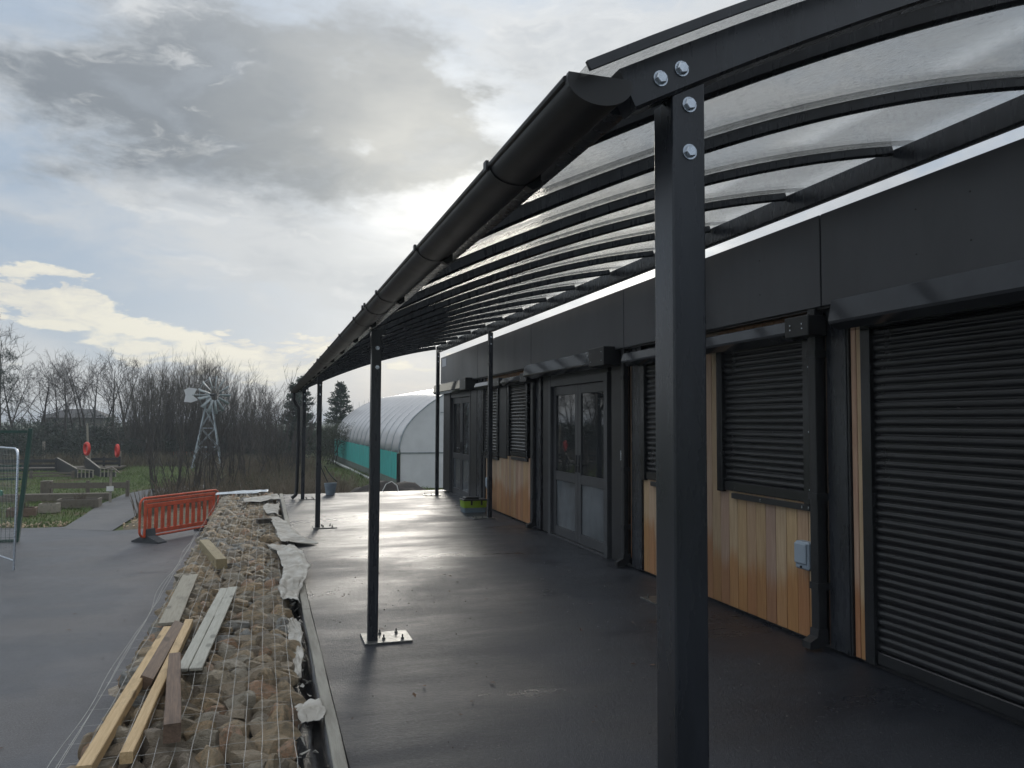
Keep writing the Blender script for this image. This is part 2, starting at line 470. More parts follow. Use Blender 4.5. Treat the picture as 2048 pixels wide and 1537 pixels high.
def cedar():
    m = bpy.data.materials.new('cedar_cladding'); m.use_nodes = True
    T = NT(m.node_tree); b = m.node_tree.nodes['Principled BSDF']
    tcn = T.n('ShaderNodeTexCoord'); oi = T.n('ShaderNodeObjectInfo')
    vec = T.vm('ADD', tcn.outputs['Object'], T.vm('MULTIPLY', oi.outputs['Location'], (0.0, 3.1, 0.0)))
    grain = T.noise(T.vm('MULTIPLY', vec, (14, 14, 0.7)), 4.0, 7, 0.62, dist=0.6)
    blot = T.noise(T.vm('MULTIPLY', vec, (2, 2, 0.6)), 2.5, 4, 0.6)
    c = T.mix(T.step(grain, 0.28, 0.72), (0.47, 0.330, 0.200, 1), (0.35, 0.225, 0.128, 1))
    c = T.mix(T.m('MULTIPLY', T.step(blot, 0.45, 0.75), 0.5), c, (0.40, 0.235, 0.135, 1))
    hv = T.n('ShaderNodeHueSaturation')
    rnd = oi.outputs['Random']
    T.put(hv.inputs['Color'], c)
    T.put(hv.inputs['Value'], T.m('ADD', T.m('MULTIPLY', rnd, 0.34), 0.84))
    T.put(hv.inputs['Saturation'], T.m('ADD', T.m('MULTIPLY', T.m('FRACT', T.m('MULTIPLY', rnd, 5.7)), 0.25), 0.78))
    T.put(hv.inputs['Hue'], T.m('ADD', T.m('MULTIPLY', T.m('FRACT', T.m('MULTIPLY', rnd, 11.3)), 0.03), 0.482))
    # rain splash soaked into the foot of every board, its height differs from board to board
    sp = T.n('ShaderNodeSeparateXYZ'); T.put(sp.inputs[0], tcn.outputs['Object'])
    edge = T.m('ADD', T.m('ADD', 0.34, T.m('MULTIPLY', T.m('FRACT', T.m('MULTIPLY', rnd, 3.9)), 0.30)),
               T.m('MULTIPLY', T.m('SUBTRACT', T.noise(T.vm('MULTIPLY', vec, (20, 20, 2)), 1.0, 4), 0.5), 0.28))
    wet = T.step(T.m('SUBTRACT', edge, sp.outputs[2]), -0.13, 0.09)
    wetc = T.mix(1.0, hv.outputs[0], (0.84, 0.62, 0.43, 1), 'MULTIPLY')
    T.put(b.inputs['Base Color'], T.mix(wet, hv.outputs[0], wetc))
    b.inputs['Roughness'].default_value = 0.55
    bn = T.n('ShaderNodeBump'); bn.inputs['Strength'].default_value = 0.25; bn.inputs['Distance'].default_value = 0.004
    T.put(bn.inputs['Height'], grain)
    m.node_tree.links.new(bn.outputs[0], b.inputs['Normal'])
    return m
M['cedar'] = cedar()


def asphalt(name, base, rlo, rhi, sx, sy, big, spec=0.5, light=0.0):
    m = bpy.data.materials.new(name); m.use_nodes = True
    T = NT(m.node_tree); b = m.node_tree.nodes['Principled BSDF']
    P = T.n('ShaderNodeTexCoord').outputs['Object']
    fine = T.m('ADD', T.m('MULTIPLY', T.noise(P, 62, 4, 0.8), 0.6), T.m('MULTIPLY', T.noise(P, 150, 2, 0.7), 0.4))
    mid = T.noise(P, 30, 7, 0.78)
    patch = T.noise(T.vm('MULTIPLY', P, (sx, sy, 1)), big, 7, 0.62, dist=0.5)
    patch2 = T.noise(T.vm('MULTIPLY', P, (sx * 0.5, sy * 1.2, 1)), big * 3.1, 6, 0.65, dist=0.4)
    stain = T.noise(P, 0.9, 7, 0.65, dist=0.8)
    wet = T.step(T.m('ADD', T.m('ADD', T.m('MULTIPLY', patch, 0.72), T.m('MULTIPLY', patch2, 0.28)), T.m('MULTIPLY', T.m('SUBTRACT', mid, 0.5), 0.16)), 0.40, 0.62)
    c = T.mix(T.step(fine, 0.32, 0.70), c4([x * 0.25 for x in base]), c4([x * 2.0 for x in base]))
    c = T.mix(T.m('MULTIPLY', T.step(mid, 0.50, 0.72), 0.55), c, c4([x * 2.1 for x in base]))
    c = T.mix(T.m('MULTIPLY', T.step(stain, 0.44, 0.66), 0.45), c, c4([base[0] * 1.7, base[1] * 1.72, base[2] * 1.75]))
    grit = T.step(T.noise(P, 62, 2, 0.5), 0.69, 0.73)
    c = T.mix(T.m('MULTIPLY', grit, 0.6), c, (0.26, 0.25, 0.23, 1))
    T.put(b.inputs['Base Color'], T.mix(wet, c, T.mix(1.0, c, (0.66, 0.67, 0.71, 1), 'MULTIPLY')))
    ro = T.m('ADD', T.m('MULTIPLY', wet, rlo - rhi), rhi)
    T.put(b.inputs['Roughness'], T.m('ADD', ro, T.m('MULTIPLY', T.m('SUBTRACT', stain, 0.5), 0.22)))
    b.inputs['Specular IOR Level'].default_value = spec
    bn = T.n('ShaderNodeBump'); bn.inputs['Distance'].default_value = 0.016
    T.put(bn.inputs['Strength'], T.m('ADD', T.m('MULTIPLY', wet, -0.32), 0.62))
    T.put(bn.inputs['Height'], T.m('ADD', fine, T.m('MULTIPLY', mid, 0.9)))
    bn2 = T.n('ShaderNodeBump'); bn2.inputs['Distance'].default_value = 0.05; bn2.inputs['Strength'].default_value = 0.10
    T.put(bn2.inputs['Height'], T.m('ADD', patch, T.m('MULTIPLY', patch2, 0.35)))
    m.node_tree.links.new(bn.outputs[0], bn2.inputs['Normal'])
    m.node_tree.links.new(bn2.outputs[0], b.inputs['Normal'])
    return m
M['deck'] = asphalt('wet_new_asphalt', (0.021, 0.024, 0.031), 0.26, 0.50, 0.55, 0.95, 0.62)
M['tarmac'] = asphalt('damp_asphalt', (0.076, 0.077, 0.083), 0.32, 0.58, 0.6, 0.8, 0.5)
M['path'] = asphalt('damp_path', (0.095, 0.094, 0.095), 0.40, 0.55, 0.5, 0.7, 0.6)


def lawn():
    m = bpy.data.materials.new('rough_grass_ground'); m.use_nodes = True
    T = NT(m.node_tree); b = m.node_tree.nodes['Principled BSDF']
    P = T.n('ShaderNodeTexCoord').outputs['Object']
    a = T.noise(P, 0.35, 6, 0.65); f = T.noise(P, 5.0, 6, 0.7)
    c = T.mix(T.step(f, 0.3, 0.7), (0.062, 0.092, 0.030, 1), (0.110, 0.132, 0.052, 1))
    c = T.mix(T.step(a, 0.52, 0.66), c, (0.105, 0.085, 0.050, 1))
    T.put(b.inputs['Base Color'], c)
    b.inputs['Roughness'].default_value = 0.9
    b.inputs['Specular IOR Level'].default_value = 0.2
    bn = T.n('ShaderNodeBump'); bn.inputs['Strength'].default_value = 0.8; bn.inputs['Distance'].default_value = 0.08
    T.put(bn.inputs['Height'], f)
    m.node_tree.links.new(bn.outputs[0], b.inputs['Normal'])
    return m
M['lawn'] = lawn()


def polycarb():
    m = bpy.data.materials.new('clear_polycarbonate'); m.use_nodes = True
    T = NT(m.node_tree); nt = m.node_tree; nt.nodes.clear()
    out = T.n('ShaderNodeOutputMaterial')
    P = T.n('ShaderNodeTexCoord').outputs['Object']
    tr = T.n('ShaderNodeBsdfTransparent')
    drop = T.step(T.noise(T.vm('MULTIPLY', P, (1, 1, 1)), 42, 3, 0.65), 0.57, 0.64)
    sheen_film = T.noise(T.vm('MULTIPLY', P, (0.7, 9.0, 1)), 2.4, 6, 0.7)
    T.put(tr.inputs['Color'], T.mix(T.m('MULTIPLY', drop, 0.5), (0.98, 0.98, 0.975, 1), (0.58, 0.59, 0.59, 1)))
    tl = T.n('ShaderNodeBsdfTranslucent'); tl.inputs['Color'].default_value = (0.90, 0.90, 0.86, 1)
    gl = T.n('ShaderNodeBsdfGlossy'); gl.inputs['Roughness'].default_value = 0.06
    gl.inputs['Color'].default_value = (0.9, 0.9, 0.9, 1)
    m1 = T.n('ShaderNodeMixShader')
    T.put(m1.inputs[0], T.m('ADD', T.m('MULTIPLY', T.step(sheen_film, 0.3, 0.75), 0.16), 0.04))
    nt.links.new(tr.outputs[0], m1.inputs[1]); nt.links.new(tl.outputs[0], m1.inputs[2])
    fr = T.n('ShaderNodeFresnel'); fr.inputs['IOR'].default_value = 1.35
    m2 = T.n('ShaderNodeMixShader')
    T.put(m2.inputs[0], T.m('MULTIPLY', fr.outputs[0], 0.6))
    nt.links.new(m1.outputs[0], m2.inputs[1]); nt.links.new(gl.outputs[0], m2.inputs[2])
    nt.links.new(m2.outputs[0], out.inputs[0])
    return m
M['poly'] = polycarb()


def tunnelskin():
    m = pbr('tunnel_polythene', (0.88, 0.88, 0.90), 0.24, var=0.06, vs=1.0, bump=0.12, bs=3.0)
    nt = m.node_tree; T = NT(nt)
    out = nt.nodes['Material Output']; b = nt.nodes['Principled BSDF']
    tl = T.n('ShaderNodeBsdfTranslucent'); tl.inputs['Color'].default_value = (0.7, 0.7, 0.7, 1)
    mx = T.n('ShaderNodeMixShader'); mx.inputs[0].default_value = 0.35
    nt.links.new(b.outputs[0], mx.inputs[1]); nt.links.new(tl.outputs[0], mx.inputs[2])
    nt.links.new(mx.outputs[0], out.inputs[0])
    return m
M['skin'] = tunnelskin()

# ================================================================== SETTING
CA = R(0.7)                      # the canopy, the wall of stones and the edging run 0.7 degrees off the building
def cl(x, y, z=0.0):
    """point in the canopy's own frame -> scene"""
    return Vector((x * math.cos(CA) - y * math.sin(CA), x * math.sin(CA) + y * math.cos(CA), z))

LOW = -1.0
# ground: one sheet to the horizon
g = MB()
xs = [-900, -300, -120, -60] + [-40 + 2.0 * i for i in range(36)] + [60, 120, 300, 900]
ys = [-300, -60, -10, 10] + [18 + 2.0 * i for i in range(32)] + [100, 160, 300, 1200]
def gz(x, y):
    w = min(1.0, max(0.0, (y - 22.0) / 6.0)) * (1.0 if y < 95 else 0.0)
    on_path = math.exp(-((x + 4.6) / 2.0) ** 2) if y < 34 else 0.0
    return LOW - 0.03 + w * (1 - on_path) * 0.22 * (mnoise.noise(Vector((x * 0.13, y * 0.13, 0.3))))
gi = {}
for j, y in enumerate(ys):
    for i, x in enumerate(xs):
        gi[(i, j)] = len(g.v); g.v.append((x, y, gz(x, y)))
for j in range(len(ys) - 1):
    for i in range(len(xs) - 1):
        g.f.append((gi[(i, j)], gi[(i + 1, j)], gi[(i + 1, j + 1)], gi[(i, j + 1)]))
tag(g.build('ground', M['lawn'], smooth=60, fix=False), 'rough winter lawn and bare ground reaching back to the trees', kind='structure')

# lower tarmac, ragged far edge
t = MB()
edge = [(-40, 24.5), (-9.5, 22.9), (-7.2, 22.4), (-5.75, 22.0), (-4.95, 22.05), (-4.3, 21.3), (-3.75, 20.95), (-3.2, 21.1), (-2.3, 21.3), (-1.2, 21.6), (0.4, 21.7)]
t.v = [(x, y, LOW) for x, y in edge] + [(-0.2, -8, LOW), (-40, -8, LOW)]
t.f = [tuple(range(len(t.v)))]
tag(t.build('tarmac', M['tarmac']), 'damp grey tarmac yard below the stone wall', kind='structure')
# path
pth = MB()
pl_ = [(-5.0, 21.6), (-5.12, 24.5), (-5.30, 27.4), (-5.2, 31.2), (-4.6, 33.2), (-3.2, 34.6), (-0.5, 35.6)]
pr_ = [(-3.75, 20.9), (-3.70, 24.2), (-4.05, 27.2), (-4.15, 30.4), (-3.8, 31.6), (-2.8, 32.9), (-0.4, 33.9)]
for a, b_ in zip(pl_, pr_):
    pth.v += [(a[0], a[1], LOW + 0.004), (b_[0], b_[1], LOW + 0.004)]
pth.f = [(2 * i, 2 * i + 1, 2 * i + 3, 2 * i + 2) for i in range(len(pl_) - 1)]
tag(pth.build('path', M['path']), 'narrow grey path curving away over the lawn', kind='structure')
# raised deck of new asphalt
d = MB()
a = [cl(0.43, -6), (4.12, -6, 0), (4.12, 18.95, 0), cl(0.43, 18.6)]
poly = [(p[0], p[1]) for p in a]
d.prism('z', -1.6, 0.0, poly)
tag(d.build('pavement', M['deck']), 'wet black asphalt terrace under the canopy', kind='structure')

# ================================================================== BUILDING
WX = 4.03
bld = empty('modular_building', (WX, 7.0, 0), 0, 'long single storey modular building with anthracite fascia, cedar cladding and black roller shutters', 'building')
def L_(mb):          # geometry is written in scene coordinates, then moved to the building's base
    return mb.xf(Matrix.Translation((-WX, -7.0, 0)))
Y1 = 18.69
L_(MB().box(4.10, -4, 0.0, 10.5, Y1 - 0.06, 3.18)).build('wall', M['black'], bld)
L_(MB().box(4.12, -4, 3.182, 10.5, Y1 - 0.08, 3.24)).build('roof', M['fascia'], bld)
L_(MB().box(4.055, -4, 0.0, 4.098, Y1 - 0.02, 0.025)).build('base_strip', M['black'], bld)
joints = [Y1, 15.10, 11.67, 8.235, 4.81, 1.385, -2.05]
for i in range(len(joints) - 1):
    hi, lo = joints[i] - 0.008, joints[i + 1] + 0.008
    p = L_(MB().box(3.90, lo, 2.575, 3.93, hi, 3.27, 0.003)).build('fascia_panel', M['fascia'], bld)
    s = MB()
    for yy in (lo + 0.75, hi - 0.75) if i < 4 else (lo + 0.9, (lo + hi) / 2 + 0.4, hi - 0.9):
        for zz in (2.78, 3.07):
            s.prism('x', 3.8975, 3.90, [(yy + 0.007 * math.cos(R(60 * k)), zz + 0.007 * math.sin(R(60 * k))) for k in range(6)])
    L_(s).build('screw', M['black'], p)
L_(MB().box(3.932, -4, 2.56, 4.10, Y1, 3.262)).build('fascia_backing', M['black'], bld)
L_(MB().box(3.90, Y1 - 0.006, 2.575, 4.4, Y1 + 0.02, 3.268)).build('fascia_panel', M['fascia'], bld)
L_(MB().box(3.895, Y1 - 0.62, 3.03, 3.899, Y1 - 0.16, 3.22)).build('label_plate', M['paper'], bld)

# cedar planks, one object each
rng = random.Random(4)
plank_cache = {}
def planks(y0, y1, z0, z1, pw=0.134, x=4.005):
    n = max(1, round((y1 - y0) / pw)); w = (y1 - y0) / n
    for k in range(n):
        key = (round(w, 4), round(z1 - z0, 3))
        if key not in plank_cache:
            plank_cache[key] = MB().box(0, 0.0032, 0, 0.022, w - 0.0032, z1 - z0, 0.003).mesh('plank', M['cedar'])
        link('plank', plank_cache[key], bld, (x - WX + rng.uniform(0, 0.003), y0 + k * w - 7.0, z0))
planks(4.985, 6.37, 0.03, 1.08)
planks(6.37, 6.80, 0.03, 2.56)
planks(6.80, 7.95, 0.03, 1.06)
planks(4.985, 6.37, 2.34, 2.56)
planks(4.525, 4.635, 0.03, 2.56, 0.055)
planks(11.98, 13.22, 0.03, 1.10)
planks(13.22, 13.30, 0.03, 2.40, 0.08)
planks(13.30, 14.78, 0.03, 1.03)
planks(11.98, 14.78, 2.40, 2.56)
planks(1.0, 1.28, 0.03, 2.56)

# dark posts and cover panels between the modules
def cover(y0, y1, z0=0.03, z1=2.57, x0=3.985, mat='black', name='column', x1=4.09):
    return L_(MB().box(x0, y0, z0, x1, y1, z1, 0.004)).build(name, M[mat], bld)
cover(4.66, 4.87, mat='frame'); cover(4.638, 4.655, x0=3.99)
cover(7.96, 8.19, mat='frame'); cover(8.215, 8.25, x0=4.0, z1=2.56, mat='frame', name='panel_trim')
cover(8.40, 8.76, x0=3.98)
cover(11.02, 11.34, x0=3.99); cover(11.40, 11.62, x0=3.97, mat='frame'); cover(11.74, 11.95, x0=3.985)
cover(14.80, 14.94); cover(15.00, 15.36, x0=3.97, mat='frame'); cover(15.42, 15.94, x0=3.975)
cover(17.95, 18.67, x0=3.97)
planks(8.365, 8.39, 0.12, 2.5, 0.025)
planks(8.255, 8.28, 0.12, 2.5, 0.025)
planks(4.875, 4.90, 0.03, 2.5, 0.025)
planks(11.355, 11.385, 0.06, 1.9, 0.03)

def downpipe(y, x, w=0.075, shoe=True):
    o = L_(MB().prism('z', 0.10, 2.57, rrect(x - w / 2, y - w / 2, x + w / 2, y + w / 2, 0.012))).build('downpipe', M['black'], bld, smooth=20)
    for zz in (0.45, 1.12, 2.2):
        L_(MB().box(x - w / 2 - 0.006, y - w / 2 - 0.006, zz, x + 0.06, y + w / 2 + 0.006, zz + 0.05)).build('collar', M['gutter'], o)
    if shoe:
        L_(MB().prism('y', y - w / 2 - 0.004, y + w / 2 + 0.004, [(x - w / 2 - 0.004, 0.16), (x + w / 2, 0.16), (x + w / 2, 0.06), (x - 0.05, 0.02), (x - 0.12, 0.02), (x - 0.12, 0.07), (x - w / 2 - 0.01, 0.105)])).build('shoe', M['gutter'], o)
downpipe(4.935, 3.945, 0.085)
downpipe(8.325, 3.955, 0.07)
downpipe(11.68, 3.955, 0.07)
L_(MB().box(3.955, 8.42, 1.24, 3.979, 8.46, 1.36, 0.004)).build('padlock_hasp', M['galv'], bld)

# roller shutters
slat_cache = {}
PITCH = 0.0575
def slat_mesh(w, mat):
    k = round(w, 3)
    if k not in slat_cache:
        p = PITCH
        prof = [(0.004, 0.0), (-0.006, 0.001), (-0.0125, 0.010), (-0.0150, 0.022), (-0.0135, 0.036), (-0.008, 0.046), (0.0005, 0.0505), (0.0005, p - 0.0005), (0.004, p - 0.0005)]
        slat_cache[k] = MB().prism('y', 0, w, prof).mesh('slat', mat, smooth=50)
    return slat_cache[k]
def shutter(y0, y1, z0, z1, xg=3.985, guide=0.09, housing=None, endplates='both', sill=False, light=False):
    """closed roller shutter with guides, slats, bottom bar and its housing"""
    sh = L_(MB().box(xg + 0.028, y0 + guide - 0.02, z0, xg + 0.05, y1 - guide + 0.02, z1 + 0.02)).build('roller_shutter', M['black'], bld)
    for (a, b_) in ((y0, y0 + guide), (y1 - guide, y1)):
        L_(MB().box(xg - 0.03, a, z0 - 0.01, xg + 0.045, b_, z1 + 0.03, 0.004)).build('guide_rail', M['shutter'], sh)
    zz = z0 + 0.095
    L_(MB().box(xg - 0.012, y0 + guide + 0.003, z0 + 0.005, xg + 0.02, y1 - guide - 0.003, z0 + 0.09, 0.006)).build('bottom_bar', M['shutter'], sh)
    me = slat_mesh(y1 - y0 - 2 * guide - 0.006, M['shutter'])
    k = 0
    while zz < z1:
        link('slat', me, sh, (xg + 0.012 - WX + rng.uniform(-0.0012, 0.0012), y0 + guide + 0.003 - 7.0, zz), rot=(0, rng.uniform(-0.07, 0.07), 0))
        zz += PITCH; k += 1
    if sill:
        L_(MB().box(xg - 0.02, y0 + 0.03, z0 - 0.06, xg + 0.04, y1 - 0.22, z0 - 0.012, 0.003)).build('sill', M['black'], sh)
        s = MB()
        for yy in (y0 + 0.04, y0 + 0.12, (y0 + y1) / 2):
            s.box(xg - 0.024, yy, z0 - 0.045, xg - 0.02, yy + 0.008, z0 - 0.025)
        for zz in (z0 + 0.1, z0 + 0.55, z1 - 0.2):
            s.box(xg - 0.034, y0 + 0.012, zz, xg - 0.03, y0 + 0.02, zz + 0.012)
        L_(s).build('screw', M['galv'], sh)
    return sh
def housing(y0, y1, z0=2.375, z1=2.60, x0=3.755, plate_near=0.25, plate_far=0.0):
    h = L_(MB().prism('y', y0 + plate_near, y1 - plate_far, [(3.96, z1), (x0 + 0.045, z1 - 0.004), (x0 + 0.03, z1 - 0.012), (x0, z0 + 0.058), (x0 + 0.008, z0 + 0.04), (x0 + 0.085, z0), (3.96, z0)])).build('shutter_housing', M['housing'], bld, smooth=20)
    for (a, b_) in ((y0, y0 + plate_near), (y1 - plate_far, y1)):
        if b_ - a < 0.01:
            continue
        L_(MB().box(x0 - 0.004, a, z0 + 0.01, 3.965, b_ - 0.002, z1 + 0.012, 0.006)).build('end_plate', M['black'], h)
        s = MB()
        for yy in (a + 0.07, b_ - 0.07):
            for zz in (z0 + 0.07, z1 - 0.05):
                s.prism('x', x0 - 0.0075, x0 - 0.004, [(yy + 0.007 * math.cos(R(60 * k)), zz + 0.007 * math.sin(R(60 * k))) for k in range(6)])
        L_(s).build('screw', M['galv'], h)
    return h
shutter(1.30, 4.515, 0.035, 2.35, xg=4.015)
housing(1.2, 4.56, z1=2.585, z0=2.365, plate_near=0.25)
shutter(5.03, 6.36, 1.075, 2.33, xg=3.992, sill=True)
housing(4.83, 6.47, z0=2.345, z1=2.50, x0=3.80, plate_near=0.28)
shutter(6.80, 7.94, 1.06, 2.33, xg=3.992, sill=True)
housing(6.70, 8.10, z0=2.345, z1=2.50, x0=3.80, plate_near=0.26)
shutter(12.06, 13.20, 1.10, 2.31, xg=3.992, sill=True)
housing(11.60, 13.16, z0=2.33, z1=2.47, x0=3.80, plate_near=0.35)
shutter(13.80, 14.95, 1.04, 2.33, xg=3.992, sill=True)
housing(13.17, 14.98, z0=2.33, z1=2.47, x0=3.80, plate_near=0.42)
cover(13.31, 13.79, z0=1.04, z1=2.4, x0=3.985, name='infill_panel')
housing(8.48, 11.645, z0=2.375, z1=2.60, plate_near=0.47)
housing(15.52, 18.95, z0=2.355, z1=2.60, plate_near=0.52)

# glazed double doors
def double_door(y0, y1, zt, z0=0.03):
    fr = MB()
    fr.box(3.985, y0 - 0.11, 0.0, 4.09, y0 - 0.004, zt + 0.11, 0.004)
    fr.box(3.985, y1 + 0.004, 0.0, 4.09, y1 + 0.11, zt + 0.11, 0.004)
    fr.box(3.99, y0 - 0.003, zt + 0.004, 4.09, y1 + 0.003, zt + 0.109, 0.004)
    L_(fr).build('door_frame', M['doorframe'], bld)
    L_(MB().box(4.0, y0 - 0.11, zt + 0.112, 4.09, y1 + 0.11, 2.39)).build('head_panel', M['doorframe'], bld)
    L_(MB().box(3.99, y0 - 0.002, 0.002, 4.095, y1 + 0.002, z0 - 0.004)).build('threshold', M['doorframe'], bld)
    ym = (y0 + y1) / 2
    for (a, b_, first) in ((y0, ym - 0.004, 1), (ym + 0.004, y1, 0)):
        st = 0.105
        f = MB()
        f.box(4.035, a, z0, 4.085, a + st, zt, 0.004); f.box(4.035, b_ - st, z0, 4.085, b_, zt, 0.004)
        f.box(4.036, a + st, z0, 4.084, b_ - st, z0 + 0.13, 0.004); f.box(4.036, a + st, zt - 0.13, 4.084, b_ - st, zt, 0.004)
        f.box(4.036, a + st, 0.84, 4.084, b_ - st, 0.97, 0.004)
        dr = L_(f).build('door', M['doorframe'], bld)
        L_(MB().box(4.052, a + st + 0.002, 0.972, 4.068, b_ - st - 0.002, zt - 0.132)).build('pane', M['glass'], dr)
        L_(MB().box(4.052, a + st + 0.002, z0 + 0.132, 4.068, b_ - st - 0.002, 0.838)).build('pane', M['sheen_film'], dr)
        hy = b_ - 0.05 if first else a + 0.05
        h = MB().box(4.022, hy - 0.018, 1.0, 4.034, hy + 0.018, 1.24, 0.003)
        h.tube([(4.022, hy, 1.10), (3.985, hy, 1.10), (3.982, hy + (-0.13 if first else 0.13), 1.10)], 0.009, 8)
        L_(h).build('handle', M['black'], dr, smooth=40)
double_door(9.02, 10.99, 2.225)
double_door(16.14, 17.93, 2.245)

# outdoor sockets on the boards
def socket(y, z, w=0.15, h=0.20):
    o = L_(MB().box(3.925, y, z, 4.003, y + w, z + h, 0.012)).build('socket_box', M['socket'], bld)
    L_(MB().box(3.907, y + 0.012, z + 0.045, 3.923, y + w - 0.012, z + h - 0.012, 0.008)).build('socket_cover', M['socket'], o)
    s = MB().tube([(3.924, y + w / 2, z + 0.02), (3.916, y + w / 2, z + 0.02)], 0.010, 8)
    L_(s).build('cable_gland', M['black'], o)
socket(5.03, 0.565, 0.16, 0.215)
socket(14.30, 0.40, 0.17, 0.23)

# ================================================================== CANOPY
can = empty('canopy', (0, 0, 0), CA, 'black steel canopy with curved rafters and clear roof sheets on slim posts', 'canopy')
def zc(x):
    q = x - 0.85
    return 2.40 + 0.4976 * q - 0.057 * q * q
def arc(x0, x1, y0, y1, lo, hi, n=22, ch=0.0):
    rings = []
    for k in range(n + 1):
        x = x0 + (x1 - x0) * k / n; z = zc(x)
        sl = 0.4976 - 0.114 * (x - 0.85); nx, nz = -sl / math.hypot(1, sl), 1 / math.hypot(1, sl)
        def P(y, h): return (x + nx * h, y, z + nz * h)
        if ch:
            rings.append([P(y0 + ch, lo), P(y1 - ch, lo), P(y1, lo + ch), P(y1, hi), P(y0, hi), P(y0, lo + ch)])
        else:
            rings.append([P(y0, lo), P(y1, lo), P(y1, hi), P(y0, hi)])
    return MB().sweep(rings)
XL, XR = 0.69, 3.762
bm_ = arc(XL, XR, 1.35, 1.41, 0, 0.085, ch=0.006).build('end_beam', M['frame'], can, smooth=40)
arc(XL, XR, 17.54, 17.60, 0, 0.085, ch=0.006).build('end_beam', M['frame'], can, smooth=40)
raf_y = [1.75 + 1.05 * k for k in range(15)]
rme = arc(XL, XR, -0.020, 0.020, 0.030, 0.078, ch=0.012).mesh('rafter', M['frame'], smooth=45)
sme = arc(XL, XR, -0.017, 0.017, 0.0785, 0.0885).mesh('glazing_seal', M['black'])
bme = arc(0.64, 3.93, -0.030, 0.030, 0.102, 0.116, ch=0.004).mesh('glazing_bar', M['frame'], smooth=45)
for y in raf_y:
    r_ = link('rafter', rme, can, (0, y, 0)); link('glazing_seal', sme, r_)
    link('glazing_bar', bme, can, (0, y, 0))
edges = [1.285] + raf_y + [17.68]
sheet_cache = {}
for a, b_ in zip(edges[:-1], edges[1:]):
    w = round(b_ - a, 3)
    if w not in sheet_cache:
        sheet_cache[w] = arc(0.60, 3.95, 0.004, w - 0.004, 0.089, 0.099, n=26).mesh('roof_sheet', M['poly'], smooth=40)
    link('roof_sheet', sheet_cache[w], can, (0, a, 0))
arc(0.60, 3.95, 1.277, 1.286, 0.086, 0.104, n=26).build('edge_trim', M['frame'], can)
# wall beam and eaves beam
MB().prism('y', 1.411, 17.54, rrect(3.765, 3.290, 3.835, 3.435, 0.008)).build('wall_beam', M['frame'], can, smooth=20)
MB().prism('y', 1.425, 17.54, rrect(0.664, 2.336, 0.708, 2.408, 0.006)).build('eaves_beam', M['frame'], can, smooth=20)
def bolt(x, y, z, parent, r=0.0125, ax='y', s=1):
    m = MB()
    hexp = [(x + r * math.cos(R(60 * k + 12)), z + r * math.sin(R(60 * k + 12))) for k in range(6)]
    was = [(x + r * 1.28 * math.cos(R(22.5 * k)), z + r * 1.28 * math.sin(R(22.5 * k))) for k in range(16)]
    hex2 = [(x + (px - x) * 0.86, z + (pz - z) * 0.86) for px, pz in hexp]
    m.prism('y', y, y - 0.0025, was)
    m.prism('y', y - 0.0025, y - 0.0085, hexp, cap=True)
    m.sweep([[(px, y - 0.0085, pz) for px, pz in hexp], [(px, y - 0.0105, pz) for px, pz in hex2]])
    return m.build('bolt', M['galv'], parent)
post_defs = [(0.775, 1.36, 'outer'), (0.785, 6.03, 'outer'), (0.79, 12.62, 'outer'), (0.77, 17.24, 'outer'), (3.765, 6.55, 'inner'), (3.765, 1.9, 'inner'), (3.765, 13.09, 'inner'), (3.765, 17.88 - 0.42, 'inner')]
